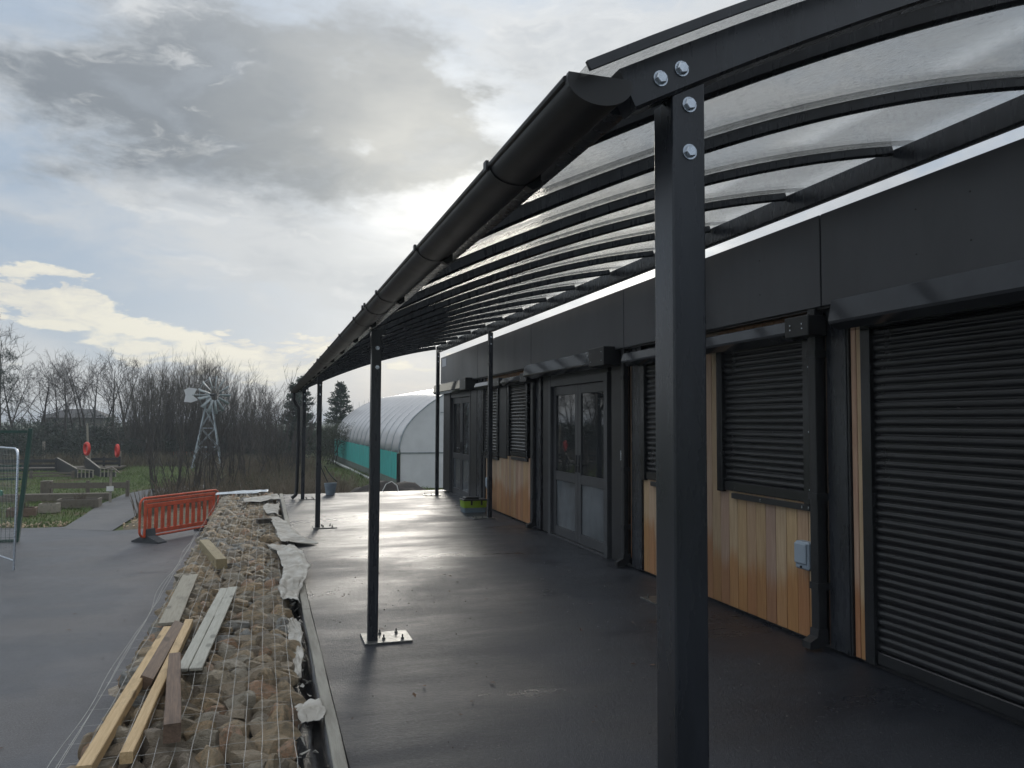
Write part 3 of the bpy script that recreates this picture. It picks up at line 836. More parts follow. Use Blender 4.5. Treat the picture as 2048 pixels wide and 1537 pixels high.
for i, (x, y, k) in enumerate(post_defs):
    w = 0.075
    x1, y1 = x + w, y + 0.08
    if k == 'outer':
        rings = []
        pr = rrect(x, y, x1, y1, 0.004, 2)
        lo = [(px, py, 0.008) for px, py in pr]
        hi = [(px, py, zc(px) - 0.001 if i in (0, 3) else 2.284) for px, py in pr]
        post = MB().sweep([lo, hi]).build('post', M['frame'], can, smooth=20)
        if i == 0:
            bolt(0.813, y, 2.348, post); bolt(0.813, y, 2.250, post)
            bolt(0.742, 1.35, 2.388, bm_); bolt(0.790, 1.35, 2.415, bm_)
        else:
            bolt(x + w * 0.58, y, 2.27, post); bolt(x + w * 0.58, y, 2.12, post)
            cap = MB().prism('y', y, y1, [(x - 0.004, 2.2845), (x - 0.004, 2.40), (x1 + 0.03, 2.42), (x1 + 0.03, 2.374), (x1 + 0.002, 2.374), (x1 + 0.002, 2.2845)]).build('post_bracket', M['frame'], post)
    else:
        post = MB().prism('z', 0.008, 3.284, rrect(x, y, x1, y1, 0.004, 2)).build('post', M['frame'], can, smooth=20)
        bolt(x + w * 0.5, y, 3.20, post, 0.011); bolt(x + w * 0.5, y, 3.08, post, 0.011)
    # base plate: out under the canopy for the outer row, towards the yard for the inner row
    if k == 'outer':
        a0, a1 = x - 0.03, x + 0.335
    else:
        a0, a1 = x - 0.27, x1 + 0.045
    pl = MB().box(a0, y - 0.055, 0.0, a1, y + 0.25, 0.014, 0.002).build('base_plate', M['plate'], post)
    bb = MB()
    for bx in ((a1 - 0.09, a1 - 0.045) if k == 'outer' else (a0 + 0.04, a0 + 0.09)):
        pass
    for (bx, by) in (((a1 - 0.07), y + 0.005), ((a1 - 0.09), y + 0.185), (a1 - 0.21, y + 0.035), (a1 - 0.22, y + 0.19)) if k == 'outer' else ((a0 + 0.05, y), (a0 + 0.05, y + 0.19), (a0 + 0.17, y)):
        bb.prism('z', 0.014, 0.028, [(bx + 0.013 * math.cos(R(60 * q)), by + 0.013 * math.sin(R(60 * q))) for q in range(6)])
        bb.prism('z', 0.028, 0.05, [(bx + 0.006 * math.cos(R(60 * q)), by + 0.006 * math.sin(R(60 * q))) for q in range(6)])
    bb.build('anchor_bolt', M['plate'], post)
    if i == 0:
        pass
# gutter
GX, GZ, GR = 0.597, 2.347, 0.065
def half(r, n=18, x=GX, z=GZ):
    return [(x + r * math.cos(math.pi + math.pi * k / n), z + r * math.sin(math.pi + math.pi * k / n) * 0.66) for k in range(n + 1)]
go = half(GR); gi_ = half(GR - 0.005)[::-1]
gut = MB().prism('y', 1.33, 17.62, go + gi_).build('gutter', M['gutter'], can, smooth=30)
lip = MB().tube([(GX - GR - 0.001, 1.33, GZ + 0.002), (GX - GR - 0.001, 17.62, GZ + 0.002)], 0.007, 8)
lip.build('gutter_lip', M['gutter'], gut, smooth=40)
for y in (1.318, 17.62):
    MB().prism('y', y, y + 0.012, half(GR + 0.003) + [(GX + GR, GZ + 0.012), (GX - GR, GZ + 0.012)]).build('stop_end', M['gutter'], gut)
bo, bi = half(GR + 0.0035), half(GR + 0.002)[::-1]
brk = MB().prism('y', -0.016, 0.016, bo + bi)
brk.box(GX - GR - 0.012, -0.012, GZ - 0.01, GX - GR - 0.004, 0.012, GZ + 0.014)
brk.prism('y', -0.016, 0.016, [(GX + 0.03, GZ - GR * 0.66), (GX + GR - 0.004, GZ - 0.006), (0.667, GZ - 0.002), (0.667, GZ - 0.04), (GX + GR * 0.75, GZ - 0.052)])
brm = brk.mesh('gutter_bracket', M['gutter'], smooth=35)
for y in [1.86, 2.84, 3.90, 4.95, 5.95, 7.0, 8.05, 9.1, 10.15, 11.2, 12.25, 13.3, 14.35, 15.4, 16.45, 17.3]:
    link('gutter_bracket', brm, gut, (0, y, 0))
uo, ui = half(GR + 0.004), half(GR + 0.001)[::-1]
unm = MB().prism('y', -0.06, 0.06, uo + ui).box(GX - GR - 0.014, -0.06, GZ - 0.008, GX - GR - 0.004, -0.035, GZ + 0.018).box(GX - GR - 0.014, 0.035, GZ - 0.008, GX - GR - 0.004, 0.06, GZ + 0.018).mesh('gutter_union', M['gutter'], smooth=35)
for y in (4.42, 8.5, 12.7, 16.0):
    link('gutter_union', unm, gut, (0, y, 0))
dp = MB().tube([(GX, 17.42, GZ - 0.045), (GX, 17.42, GZ - 0.20), (GX + 0.06, 17.42, GZ - 0.30), (GX + 0.105, 17.42, GZ - 0.37), (GX + 0.105, 17.42, 1.2), (GX + 0.09, 17.40, 0.25), (GX + 0.075, 17.40, 0.10), (GX - 0.01, 17.38, 0.03)], 0.038, 12).build('downpipe', M['gutter'], can, smooth=50)

# ================================================================== STONE WALL (wire baskets)
gab = empty('gabion_wall', (0, 0, 0), CA, 'low gabion wall of tan stones under galvanised wire mesh between yard and terrace', 'gabion wall')
GX0, GX1, GY0, GY1, GT = -0.90, 0.20, 3.92, 18.5, 0.05
MB().box(GX0 + 0.06, GY0 + 0.09, LOW, GX1 - 0.05, GY1 - 0.05, GT - 0.085).build('rubble_core', M['rubble'], gab)
rock_me = []
for s_ in range(9):
    rr = random.Random(100 + s_)
    bm = bmesh.new(); bmesh.ops.create_icosphere(bm, subdivisions=3 if s_ < 5 else 2, radius=1.0)
    planes = []
    for q in range(14):
        nrm = Vector((rr.gauss(0, 1), rr.gauss(0, 1), rr.gauss(0, 1))).normalized()
        planes.append((nrm, rr.uniform(0.40, 0.70)))
    for v in bm.verts:
        p = v.co.copy()
        for nrm, dd in planes:
            k = p.dot(nrm)
            if k > dd: p -= nrm * (k - dd)
        p += p.normalized() * 0.06 * mnoise.noise(p * 1.6 + Vector((s_ * 3.1, 0, 0)))
        v.co = p * 1.24
    me = bpy.data.meshes.new('stone'); bm.to_mesh(me); bm.free()
    me.materials.append(M['stone']); me.shade_smooth(); me.set_sharp_from_angle(angle=R(28))
    rock_me.append(me)
rg = random.Random(11)
stones = []
y = GY0 + 0.09
while y < GY1 - 0.05:
    near = max(0.0, 1.0 - (y - GY0) / 5.0)
    dep = rg.uniform(0.100, 0.135) + 0.022 * near
    x = GX0 + 0.02 + rg.uniform(0, 0.05)
    while x < GX1 - 0.04:
        wd = rg.choice((rg.uniform(0.08, 0.13), rg.uniform(0.12, 0.19), rg.uniform(0.15, 0.23), rg.uniform(0.18, 0.29)))
        hh = rg.uniform(0.07, 0.10)
        cx = min(x + wd / 2, GX1 - 0.05); cy = y + rg.uniform(-0.03, 0.03)
        top = GT + rg.uniform(-0.035, 0.018)
        stones.append((cx, cy, top - hh * 0.62, wd * 0.68, dep * rg.uniform(0.62, 0.90), hh * 0.95, (rg.uniform(-.25, .25), rg.uniform(-.25, .25), rg.uniform(-.5, .5) + rg.choice((0, math.pi)))))
        x += wd * 0.93
    y += dep * 0.93
for row in range(3):                                # the near end of the basket
    x = GX0 + 0.08
    while x < GX1 - 0.05:
        wd = rg.uniform(0.16, 0.26)
        stones.insert(0, (x + wd / 2, GY0 + 0.06 + rg.uniform(-0.02, 0.02), GT - 0.085 - row * 0.15 + rg.uniform(-0.02, 0.02), wd * 0.56, 0.10, 0.098, (rg.uniform(-.2, .2), rg.uniform(-.25, .25), rg.uniform(-.2, .2))))
        x += wd * 0.95
far = MB(); far_n = []
for i, (cx, cy, cz, sx, sy, sz, rot) in enumerate(stones):
    if i < 300:
        link('stone', rock_me[rg.randrange(5)], gab, (cx, cy, cz), rot, (sx, sy, sz))
    else:
        me = rock_me[5 + rg.randrange(4)]
        from mathutils import Euler
        Mx = Matrix.Translation((cx, cy, cz)) @ Euler(rot).to_matrix().to_4x4() @ Matrix.Diagonal((sx, sy, sz, 1))
        far.add([Mx @ v.co for v in me.vertices], [tuple(p.vertices) for p in me.polygons])
        far_n.append(len(me.polygons))
fo = far.build('stone_fill', M['stone'], gab, smooth=38, fix=False)
fo['kind'] = 'stuff'
ta = fo.data.attributes.new('tone', 'FLOAT', 'FACE')
tv = []
for n_ in far_n:
    tv += [rg.uniform(0.01, 0.99)] * n_
ta.data.foreach_set('value', tv)
# second layer below, on the yard side, so that the basket is full from any side
side = MB()
for k in range(150):
    me = rock_me[5 + rg.randrange(4)]
    Mx = Matrix.Translation((GX0 + 0.07, rg.uniform(GY0 + 0.1, GY1 - 0.1), rg.uniform(LOW + 0.06, GT - 0.15))) @ Euler((rg.uniform(-.3, .3), rg.uniform(-.3, .3), rg.uniform(-3, 3))).to_matrix().to_4x4() @ Matrix.Diagonal((0.12, 0.12, 0.08, 1))
    side.add([Mx @ v.co for v in me.vertices], [tuple(p.vertices) for p in me.polygons])
so = side.build('side_stones', M['stone'], gab, smooth=38, fix=False); so['kind'] = 'stuff'
# wire mesh lid
wm = MB()
nl = 14
for k in range(nl):
    x = GX0 + 0.02 + (GX1 - GX0 - 0.04) * k / (nl - 1)
    pts = []
    yy = GY0
    while yy <= GY1:
        pts.append((x + 0.012 * mnoise.noise(Vector((k * 5.1, yy * 2.3, 0))), yy, GT + 0.040 + 0.014 * mnoise.noise(Vector((k * 0.7, yy * 1.4, 4)))))
        yy += 0.11 if yy < 9 else 0.3
    wm.tube(pts, 0.0017, 4, cap=False)
yy = GY0
while yy <= GY1:
    pts = [(GX0 + (GX1 - GX0) * q / 12, yy + 0.01 * mnoise.noise(Vector((q, yy * 7, 1))), GT + 0.036 + 0.014 * mnoise.noise(Vector((q * 0.8, yy * 1.4, 4)))) for q in range(13)]
    wm.tube(pts, 0.0008, 3, cap=False)
    yy += 0.24
for k in range(nl):                                # the mesh turns down over the near end
    x = GX0 + 0.02 + (GX1 - GX0 - 0.04) * k / (nl - 1)
    wm.tube([(x, GY0, GT + 0.040), (x + 0.004, GY0 - 0.035, GT - 0.03), (x, GY0 - 0.04, LOW)], 0.0019, 4, cap=False)
for zz in (GT - 0.04, GT - 0.16, GT - 0.30, -0.5, -0.8):
    wm.tube([(GX0, GY0 - 0.045, zz), (GX1, GY0 - 0.045, zz)], 0.0019, 4, cap=False)
for q, off in enumerate((0.015, 0.055)):    # sprung wires along the yard side
    pts = []
    yy = GY0 - 0.05
    while yy < 12.5:
        pts.append((GX0 - off - 0.05 * mnoise.noise(Vector((q * 3.3, yy * (0.5 + 0.4 * q), 9))), yy, GT + 0.01 - off * 0.8 + 0.03 * mnoise.noise(Vector((q * 4.4, yy * 0.8, 2)))))
        yy += 0.17
    wm.tube(pts, 0.0021, 4, cap=False)
wm.build('wire_mesh', M['wire'], gab, fix=False)

# black liner in the slot between wall and edging
ln = MB()
nx_, ny_ = 7, 150
for j in range(ny_ + 1):
    yy = 2.0 + (18.4 - 2.0) * j / ny_
    for i in range(nx_ + 1):
        q = i / nx_
        zz = -0.10 + 0.13 * (abs(2 * q - 1) ** 3) + 0.025 * mnoise.noise(Vector((q * 4, yy * 5, 0))) - 0.02
        ln.v.append((0.185 + 0.165 * q, yy, zz))
for j in range(ny_):
    for i in range(nx_):
        k = j * (nx_ + 1) + i
        ln.f.append((k, k + 1, k + nx_ + 2, k + nx_ + 1))
o = ln.build('liner', M['liner'], gab, smooth=50, fix=False)
sol = o.modifiers.new('thick', 'SOLIDIFY'); sol.thickness = 0.004
# fallen white flakes and shreds on the liner
shr = MB()
for k in range(46):
    yy = 4.2 + (k * 0.113) + rg.uniform(-.1, .1); xx = rg.uniform(0.21, 0.33)
    Mx = Matrix.Translation((xx, yy, -0.06 + rg.uniform(0, 0.05))) @ Euler((rg.uniform(-.7, .7), rg.uniform(-.7, .7), rg.uniform(0, 6))).to_matrix().to_4x4()
    a_, b2 = rg.uniform(0.006, 0.035), rg.uniform(0.004, 0.016)
    shr.add([Mx @ Vector(p) for p in ((-a_, -b2, 0), (a_, -b2 * .6, 0.004), (a_ * .7, b2, 0), (-a_ * .8, b2, 0.006), (-a_, -b2, -.003), (a_, -b2 * .6, 0.001), (a_ * .7, b2, -.003), (-a_ * .8, b2, 0.003))],
            [(0, 1, 2, 3), (4, 7, 6, 5), (0, 4, 5, 1), (1, 5, 6, 2), (2, 6, 7, 3), (3, 7, 4, 0)])
o = shr.build('torn_shreds', M['geo'], gab, fix=False); o['kind'] = 'stuff'

# edging board of the terrace
ed = empty('edging_board', cl(0.385, 2.0), CA, 'long pale edging board on edge between black liner and asphalt terrace', 'edging board')
for k, (a, b_) in enumerate(((0, 5.15), (5.155, 10.2), (10.205, 16.5))):
    rings = []
    n = 16
    for j in range(n + 1):
        yy = a + (b_ - a) * j / n
        wv = 0.006 * mnoise.noise(Vector((yy * 0.9, k, 0)))
        rings.append([(-0.033 + wv, yy, -0.16), (0.034 + wv, yy, -0.16), (0.034 + wv, yy, 0.028 + wv), (0.030 + wv, yy, 0.032 + wv), (-0.029 + wv, yy, 0.032 + wv), (-0.033 + wv, yy, 0.028 + wv)])
    MB().sweep(rings).build('board', M['edging'], ed, smooth=30)

# geotextile scraps
def scrap(name, rows, th, label, cat, mat='geo', group=None, amp=0.02, sub=9, seed=0):
    """rows: list of (left point, right point) in the canopy frame; a crumpled strip with thickness"""
    n = len(rows); ns = 18
    ps = []
    import itertools
    R2 = []
    for i in range(n - 1):
        for s2 in range(sub):
            f = s2 / sub; f = f * f * (3 - 2 * f)
            R2.append((Vector(rows[i][0]).lerp(Vector(rows[i + 1][0]), f), Vector(rows[i][1]).lerp(Vector(rows[i + 1][1]), f)))
    R2.append((Vector(rows[-1][0]), Vector(rows[-1][1])))
    m = MB()
    for j, (a, b_) in enumerate(R2):
        for i in range(ns + 1):
            p = a.lerp(b_, i / ns)
            p.z += amp * (mnoise.noise(Vector((i * 0.2 + seed, j * 0.15, seed))) + 0.6 * abs(mnoise.noise(Vector((i * 0.35, j * 0.22, seed + 3)))) + 0.12 * mnoise.noise(Vector((i * 0.9, j * 0.8, seed + 6))))
            p.x += amp * 0.9 * mnoise.noise(Vector((i * 0.2, j * 0.22, seed + 8))) + 0.014 * mnoise.noise(Vector((i * 0.1, j * 0.28, seed + 1)))
            m.v.append(tuple(cl(p.x, p.y, p.z)))
    for j in range(len(R2) - 1):
        for i in range(ns):
            k = j * (ns + 1) + i
            m.f.append((k, k + 1, k + ns + 2, k + ns + 1))
    c = cl(rows[0][0][0], rows[0][0][1], 0)
    m.v = [(p[0] - c.x, p[1] - c.y, p[2]) for p in m.v]
    o = m.build(name, M[mat], smooth=60, fix=False, loc=(c.x, c.y, 0))
    sl = o.modifiers.new('thick', 'SOLIDIFY'); sl.thickness = th
    return tag(o, label, cat, group)
scrap('geotextile_strip', [((0.06, 10.35, 0.13), (0.36, 10.30, 0.10)), ((0.17, 9.7, 0.13), (0.47, 9.6, 0.12)), ((0.22, 8.9, 0.11), (0.50, 8.85, 0.12)), ((0.20, 8.3, 0.09), (0.45, 8.25, 0.09)), ((0.15, 7.8, 0.09), (0.36, 7.85, 0.05)), ((0.17, 7.35, 0.10), (0.33, 7.3, 0.06))], 0.004,
      'long twisted strip of dirty white geotextile hanging over the edging board', 'fabric strip', seed=1, amp=0.035)
scrap('geotextile_strip', [((0.10, 13.4, 0.10), (0.24, 13.4, 0.11)), ((0.14, 12.6, 0.12), (0.36, 12.5, 0.12)), ((0.18, 12.0, 0.10), (0.50, 11.7, 0.06)), ((0.20, 11.4, 0.09), (0.74, 10.95, 0.012)), ((0.22, 10.95, 0.08), (0.40, 10.85, 0.06))], 0.004,
      'triangular flap of white geotextile whose tip lies on the wet asphalt', 'fabric strip', seed=5, amp=0.025)
scrap('geotextile_strip', [((0.05, 15.6, 0.10), (0.30, 15.5, 0.10)), ((0.0, 14.8, 0.13), (0.28, 14.7, 0.09)), ((0.04, 14.2, 0.09), (0.27, 14.1, 0.07))], 0.004,
      'short curl of white geotextile on the far half of the stone wall', 'fabric strip', seed=9, amp=0.03)
scrap('geotextile_strip', [((-0.38, 16.6, 0.11), (-0.34, 16.0, 0.10)), ((-0.10, 16.7, 0.14), (-0.06, 16.0, 0.10)), ((0.15, 16.9, 0.16), (0.18, 16.2, 0.12)), ((0.30, 17.5, 0.12), (0.34, 16.5, 0.10))], 0.004,
      'crumpled sheet of white fabric spread across the stones near the far end of the wall', 'fabric strip', seed=13, amp=0.03)
scrap('plastic_strip', [((-0.98, 18.45, 0.09), (-1.0, 18.1, 0.08)), ((-0.5, 18.45, 0.12), (-0.52, 18.05, 0.10)), ((-0.1, 18.5, 0.13), (-0.1, 18.1, 0.10)), ((0.10, 18.5, 0.14), (0.10, 18.2, 0.11))], 0.006,
      'pale blue plastic strip lying across the far end of the stone wall', 'plastic strip', mat='polythene', seed=17, amp=0.02)
scrap('geotextile_strip', [((0.20, 4.75, 0.03), (0.33, 4.80, 0.04)), ((0.21, 4.62, 0.05), (0.36, 4.66, 0.045)), ((0.22, 4.5, 0.02), (0.35, 4.52, 0.035))], 0.004,
      'small torn scrap of white fabric caught on the near end of the edging board', 'fabric strip', seed=21, amp=0.02)
scrap('geotextile_strip', [((0.19, 6.75, 0.06), (0.28, 6.7, 0.05)), ((0.21, 6.4, 0.02), (0.32, 6.35, 0.03)), ((0.22, 6.0, -0.02), (0.29, 5.95, 0.0)), ((0.23, 5.5, -0.03), (0.27, 5.4, -0.02))], 0.004,
      'shredded white fabric ribbon lying in the black liner below the long twisted strip', 'fabric strip', seed=25, amp=0.03)
# loose stones that hold the fabric down
def loose_stone(name, x, y, z, s, rot, label, cat):
    return tag(link(name, rock_me[2], None, cl(x, y, z), rot, s), label, cat)
loose_stone('stone', 0.08, 10.75, 0.13, (0.15, 0.11, 0.06), (0.1, 0, 0.3), 'rounded tan stone holding down the white fabric on the stone wall', 'stone')
bk = MB().box(-0.11, -0.06, 0, 0.11, 0.06, 0.075, 0.008)
o = bk.build('brick', M['rubble'], loc=cl(0.02, 12.9, 0.075)); o.rotation_euler = (0, 0, 0.25)
tag(o, 'dark block lying on the stones beside the white fabric flap', 'block')

# timbers lying on the wall
def beam(name, p0, p1, w, h, mat, label, cat, roll=0.0, crack=False, taper=1.0, z0=None, z1=None):
    a = cl(p0[0], p0[1], p0[2]); b_ = cl(p1[0], p1[1], p1[2])
    v = b_ - a; Ln = v.length
    m = MB()
    bv = min(0.004, h * 0.2)
    if crack:
        m.box(-w / 2, 0, -h, -0.008, Ln * 0.985, 0, bv)
        m.box(-0.003, 0.0, -h, w / 2, Ln * 0.55, 0, bv)
        m.box(-0.008 + 0.0002, Ln * 0.55, -h + 0.0004, w / 2, Ln, -0.0004, bv)
    else:
        n = 10
        rings = []
        for j in range(n + 1):
            yy = Ln * j / n
            q = 1 + (taper - 1) * j / n
            dx_ = 0.004 * mnoise.noise(Vector((yy * 2, w * 50, 0)))
            sc_ = 0.992 if j in (0, n) else 1.0
            rings.append([(px * q * sc_ + dx_, yy, pz * sc_) for px, pz in rrect(-w / 2, -h, w / 2, 0, bv, 1)])
        m.sweep(rings)
    o = m.build(name, M[mat], smooth=25, loc=a)
    q = v.to_track_quat('Y', 'Z')
    o.rotation_mode = 'QUATERNION'
    from mathutils import Quaternion
    o.rotation_quaternion = q @ Quaternion((0, 1, 0), roll)
    return tag(o, label, cat)
beam('timber_board', (-0.69, 6.65, 0.115), (-0.705, 8.70, 0.105), 0.150, 0.022, 'weathered', 'weathered greenish board lying flat at the yard edge of the stone wall', 'board')
beam('timber_board', (-0.43, 5.40, 0.115), (-0.295, 7.95, 0.105), 0.155, 0.022, 'greyboard', 'long pale grey board with a lengthwise split in the middle of the stones', 'board', crack=True)
beam('timber_batten', (-0.752, 3.99, 0.135), (-0.664, 6.40, 0.148), 0.068, 0.060, 'pine', 'longest new yellow pine batten reaching the near corner of the stone wall', 'batten')
beam('timber_batten', (-0.598, 4.13, 0.120), (-0.538, 6.65, 0.132), 0.060, 0.056, 'pine', 'narrow yellow pine batten lying between brown timbers on the stones', 'batten')
beam('timber_offcut', (-0.648, 5.20, 0.142), (-0.596, 6.52, 0.146), 0.078, 0.070, 'brown', 'brown stained timber wedged between the two yellow battens', 'timber', roll=R(24))
beam('timber_offcut', (-0.405, 4.20, 0.205), (-0.520, 5.42, 0.215), 0.082, 0.095, 'brown', 'thick brown timber resting askew across the narrow yellow batten', 'timber', taper=0.86)
beam('timber_post', (-0.425, 9.14, 0.175), (-0.715, 10.75, 0.165), 0.115, 0.115, 'treated', 'square treated timber post lying diagonally by the yard edge', 'timber post')

# ================================================================== YARD THINGS
# orange barrier
B0, B1 = Vector((-2.80, 18.55, LOW)), Vector((-1.30, 20.55, LOW))
bv_ = B1 - B0
BL = bv_.length
bar = empty('traffic_barrier', B0, math.atan2(bv_.y, bv_.x), 'orange plastic traffic barrier standing on dark rubber feet beside the stone wall', 'barrier')
f = MB()
def rr_loop(x0, z0, x1, z1, r, rad, y=0.0, n=6):
    pts = [(px, y, pz) for px, pz in rrect(x0, z0, x1, z1, r, n)]
    pts.append(pts[0]); pts.append(pts[1])
    return pts
f.tube(rr_loop(0.025, 0.13, BL - 0.025, 0.98, 0.14, 0.026), 0.026, 8, cap=False)
f.build('frame', M['orange'], bar, smooth=50)
f = MB().box(0.14, -0.022, 0.865, BL - 0.14, 0.022, 0.935, 0.008)
f.box(0.16, -0.018, 0.75, BL - 0.16, 0.018, 0.845, 0.008)
f.build('top_board', M['orange'], bar)
f = MB().box(0.16, -0.02, 0.175, BL - 0.16, 0.02, 0.27, 0.008)
f.build('bottom_board', M['orange'], bar)
for x in (0.15, BL - 0.21):
    MB().box(x, -0.024, 0.15, x + 0.06, 0.024, 0.93, 0.006).build('upright', M['orange'], bar)
bar_me = MB().box(-0.052, -0.017, 0.272, 0.052, 0.017, 0.748, 0.012).mesh('bar', M['orange'])
nb = 11
for k in range(nb):
    link('bar', bar_me, bar, (0.30 + (BL - 0.6) * k / (nb - 1), 0, 0))
for x in (0.30, BL - 0.3):
    m = MB()
    m.prism('x', x - 0.12, x + 0.12, [(-0.38, 0.0), (0.38, 0.0), (0.38, 0.03), (0.07, 0.15), (0.05, 0.30), (-0.05, 0.30), (-0.07, 0.15), (-0.38, 0.03)])
    m.build('foot', M['rubber'], bar)

# far orange barrier panel among the reeds
b2o = empty('traffic_barrier', (-6.0, 52, LOW), 0.1, 'small far orange barrier lying behind the windpump among the reeds', 'barrier')
m = MB().box(0, -0.02, 0.55, 2.0, 0.02, 0.75).box(0, -0.02, 0.25, 2.0, 0.02, 0.36)
for k in range(9):
    m.box(0.02 + k * 0.24, -0.018, 0.0, 0.07 + k * 0.24, 0.018, 0.55)
m.build('panel', M['orange'], b2o)

# silver temporary fence panel
hp = Vector((-4.44, 16.0, LOW)); hd = Vector((-0.58, 0.9, 0)).normalized()
he = empty('temporary_fence', hp, math.atan2(hd.y, hd.x), 'silver tubular temporary fence panel with wire mesh at the left edge of the yard', 'fence panel')
m = MB()
m.tube([(0.0, 0, 0.0), (0.0, 0, 2.02), (0.02, 0, 2.10), (0.08, 0, 2.155), (0.16, 0, 2.17), (3.3, 0, 2.17), (3.42, 0, 2.13), (3.46, 0, 2.02), (3.46, 0, 0.0)], 0.021, 10)
m.tube([(0.0, 0, 0.16), (3.46, 0, 0.16)], 0.018, 8)
m.build('frame', M['galv'], he, smooth=50)
m = MB()
for k in range(42):
    m.tube([(0.06 + k * 0.08, 0, 0.17), (0.06 + k * 0.08, 0, 2.16)], 0.0020, 3, cap=False)
for k in range(10):
    m.tube([(0, 0, 0.25 + k * 0.2), (3.46, 0, 0.25 + k * 0.2)], 0.0020, 3, cap=False)
m.build('mesh', M['wire'], he, fix=False)

# green mesh gate
gt = empty('mesh_gate', (-5.36, 19.6, LOW), math.pi - 0.05, 'dark green steel mesh gate with a leaning end post behind the silver fence panel', 'gate')
m = MB()
m.tube([(0.04, 0, 0.0), (-0.16, 0, 2.50)], 0.055, 4)
m.build('gate_post', M['greenpaint'], gt)
m = MB()
m.box(-0.10, -0.02, 2.40, 3.6, 0.02, 2.46); m.box(0.05, -0.02, 0.0, 3.6, 0.02, 0.06)
for zz in (1.36, 1.55, 1.65):
    m.box(0.0, -0.02, zz, 0.8, 0.02, zz + 0.045)
m.build('gate_rail', M['greenpaint'], gt)
m = MB()
for k in range(40):
    m.tube([(0.1 + k * 0.085, 0, 0.05), (0.1 + k * 0.085, 0, 2.42)], 0.0035, 3, cap=False)
for k in range(13):
    m.tube([(0.0, 0, 0.1 + k * 0.19), (3.6, 0, 0.1 + k * 0.19)], 0.0035, 3, cap=False)
m.build('mesh', M['greenpaint'], gt, fix=False)
MB().box(0.36, -0.06, 1.02, 0.66, 0.05, 1.14, 0.01).build('lock_box', M['greenbox'], gt)

# lime storage crate by the wall
lc = empty('storage_crate', (3.62, 14.22, 0), 0.02, 'lime green and blue grey plastic crate with a dark lid standing by the cedar boards', 'crate')
MB().prism('z', 0.0, 0.10, rrect(-0.25, -0.17, 0.23, 0.17, 0.03)).build('base', M['bluegrey'], lc, smooth=40)
m = MB().sweep([[(px, py, 0.102) for px, py in rrect(-0.26, -0.18, 0.24, 0.18, 0.03)], [(px, py, 0.25) for px, py in rrect(-0.27, -0.19, 0.25, 0.19, 0.03)]])
m.build('body', M['lime'], lc, smooth=40)
m = MB().box(-0.275, -0.195, 0.252, 0.255, 0.195, 0.285, 0.01)
o = m.build('lid', M['black'], lc); 
for x in (-0.12, 0.1):
    MB().box(x, -0.205, 0.16, x + 0.04, -0.192, 0.27, 0.004).build('clip', M['black'], lc)
m = MB().box(-0.22, -0.13, 0.287, 0.1, 0.13, 0.33, 0.02)
m.build('lid_tray', M['black'], lc)

lc.scale = (0.88, 0.88, 0.86)
# grey tub at the far edge of the terrace
tb = empty('plastic_tub', cl(1.47, 18.25), 0.3, 'pale grey plastic tub with a black handle at the far terrace edge', 'tub')
m = MB()
n = 16
ro = [[(r * math.cos(2 * math.pi * k / n), r * 0.8 * math.sin(2 * math.pi * k / n), z) for k in range(n)] for r, z in ((0.10, 0.0), (0.15, 0.27), (0.145, 0.27), (0.095, 0.02))]
m.sweep(ro)
m.build('body', M['tubgrey'], tb, smooth=40)
m = MB().tube([(-0.02, 0.12, 0.29), (-0.10, 0.13, 0.45), (-0.18, 0.13, 0.62), (-0.22, 0.10, 0.85)], 0.012, 6)
m.tube([(0.16, 0.0, 0.29), (0.05, 0.03, 0.40), (-0.02, 0.12, 0.52), (-0.10, 0.13, 0.66)], 0.012, 6)
m.build('handle', M['black'], tb, smooth=50)

# soil heap beyond the terrace
m = MB()
sh_n = 26
def soilz(u, v):
    return max(0.0, 1 - (u * u) ** 1.2) * max(0.0, 1 - v * v) * (0.98 + 0.14 * mnoise.noise(Vector((u * 4, v * 3, 2)))) + 0.05 * mnoise.noise(Vector((u * 14, v * 9, 7)))
for j in range(sh_n + 1):
    for i in range(sh_n + 1):
        u = -1 + 2 * i / sh_n; v = -1 + 2 * j / sh_n
        m.v.append((2.95 + 1.9 * u, 20.7 + 1.5 * v, LOW - 0.06 + 1.15 * soilz(u, v)))
for j in range(sh_n):
    for i in range(sh_n):
        k = j * (sh_n + 1) + i
        m.f.append((k, k + 1, k + sh_n + 2, k + sh_n + 1))
tag(m.build('soil_heap', M['soil'], smooth=60, fix=False), 'dark wet soil heaped beyond the end of the terrace', 'soil heap', kind='stuff')
m = MB().tube([cl(2.75, 18.9, -0.02), cl(2.85, 18.95, 0.16), cl(3.0, 19.0, 0.22), cl(3.12, 18.95, 0.12), cl(3.15, 18.85, -0.05)], 0.012, 6)
tag(m.build('cable', M['white'], smooth=50), 'white cable loop standing out of the dark soil', 'cable')

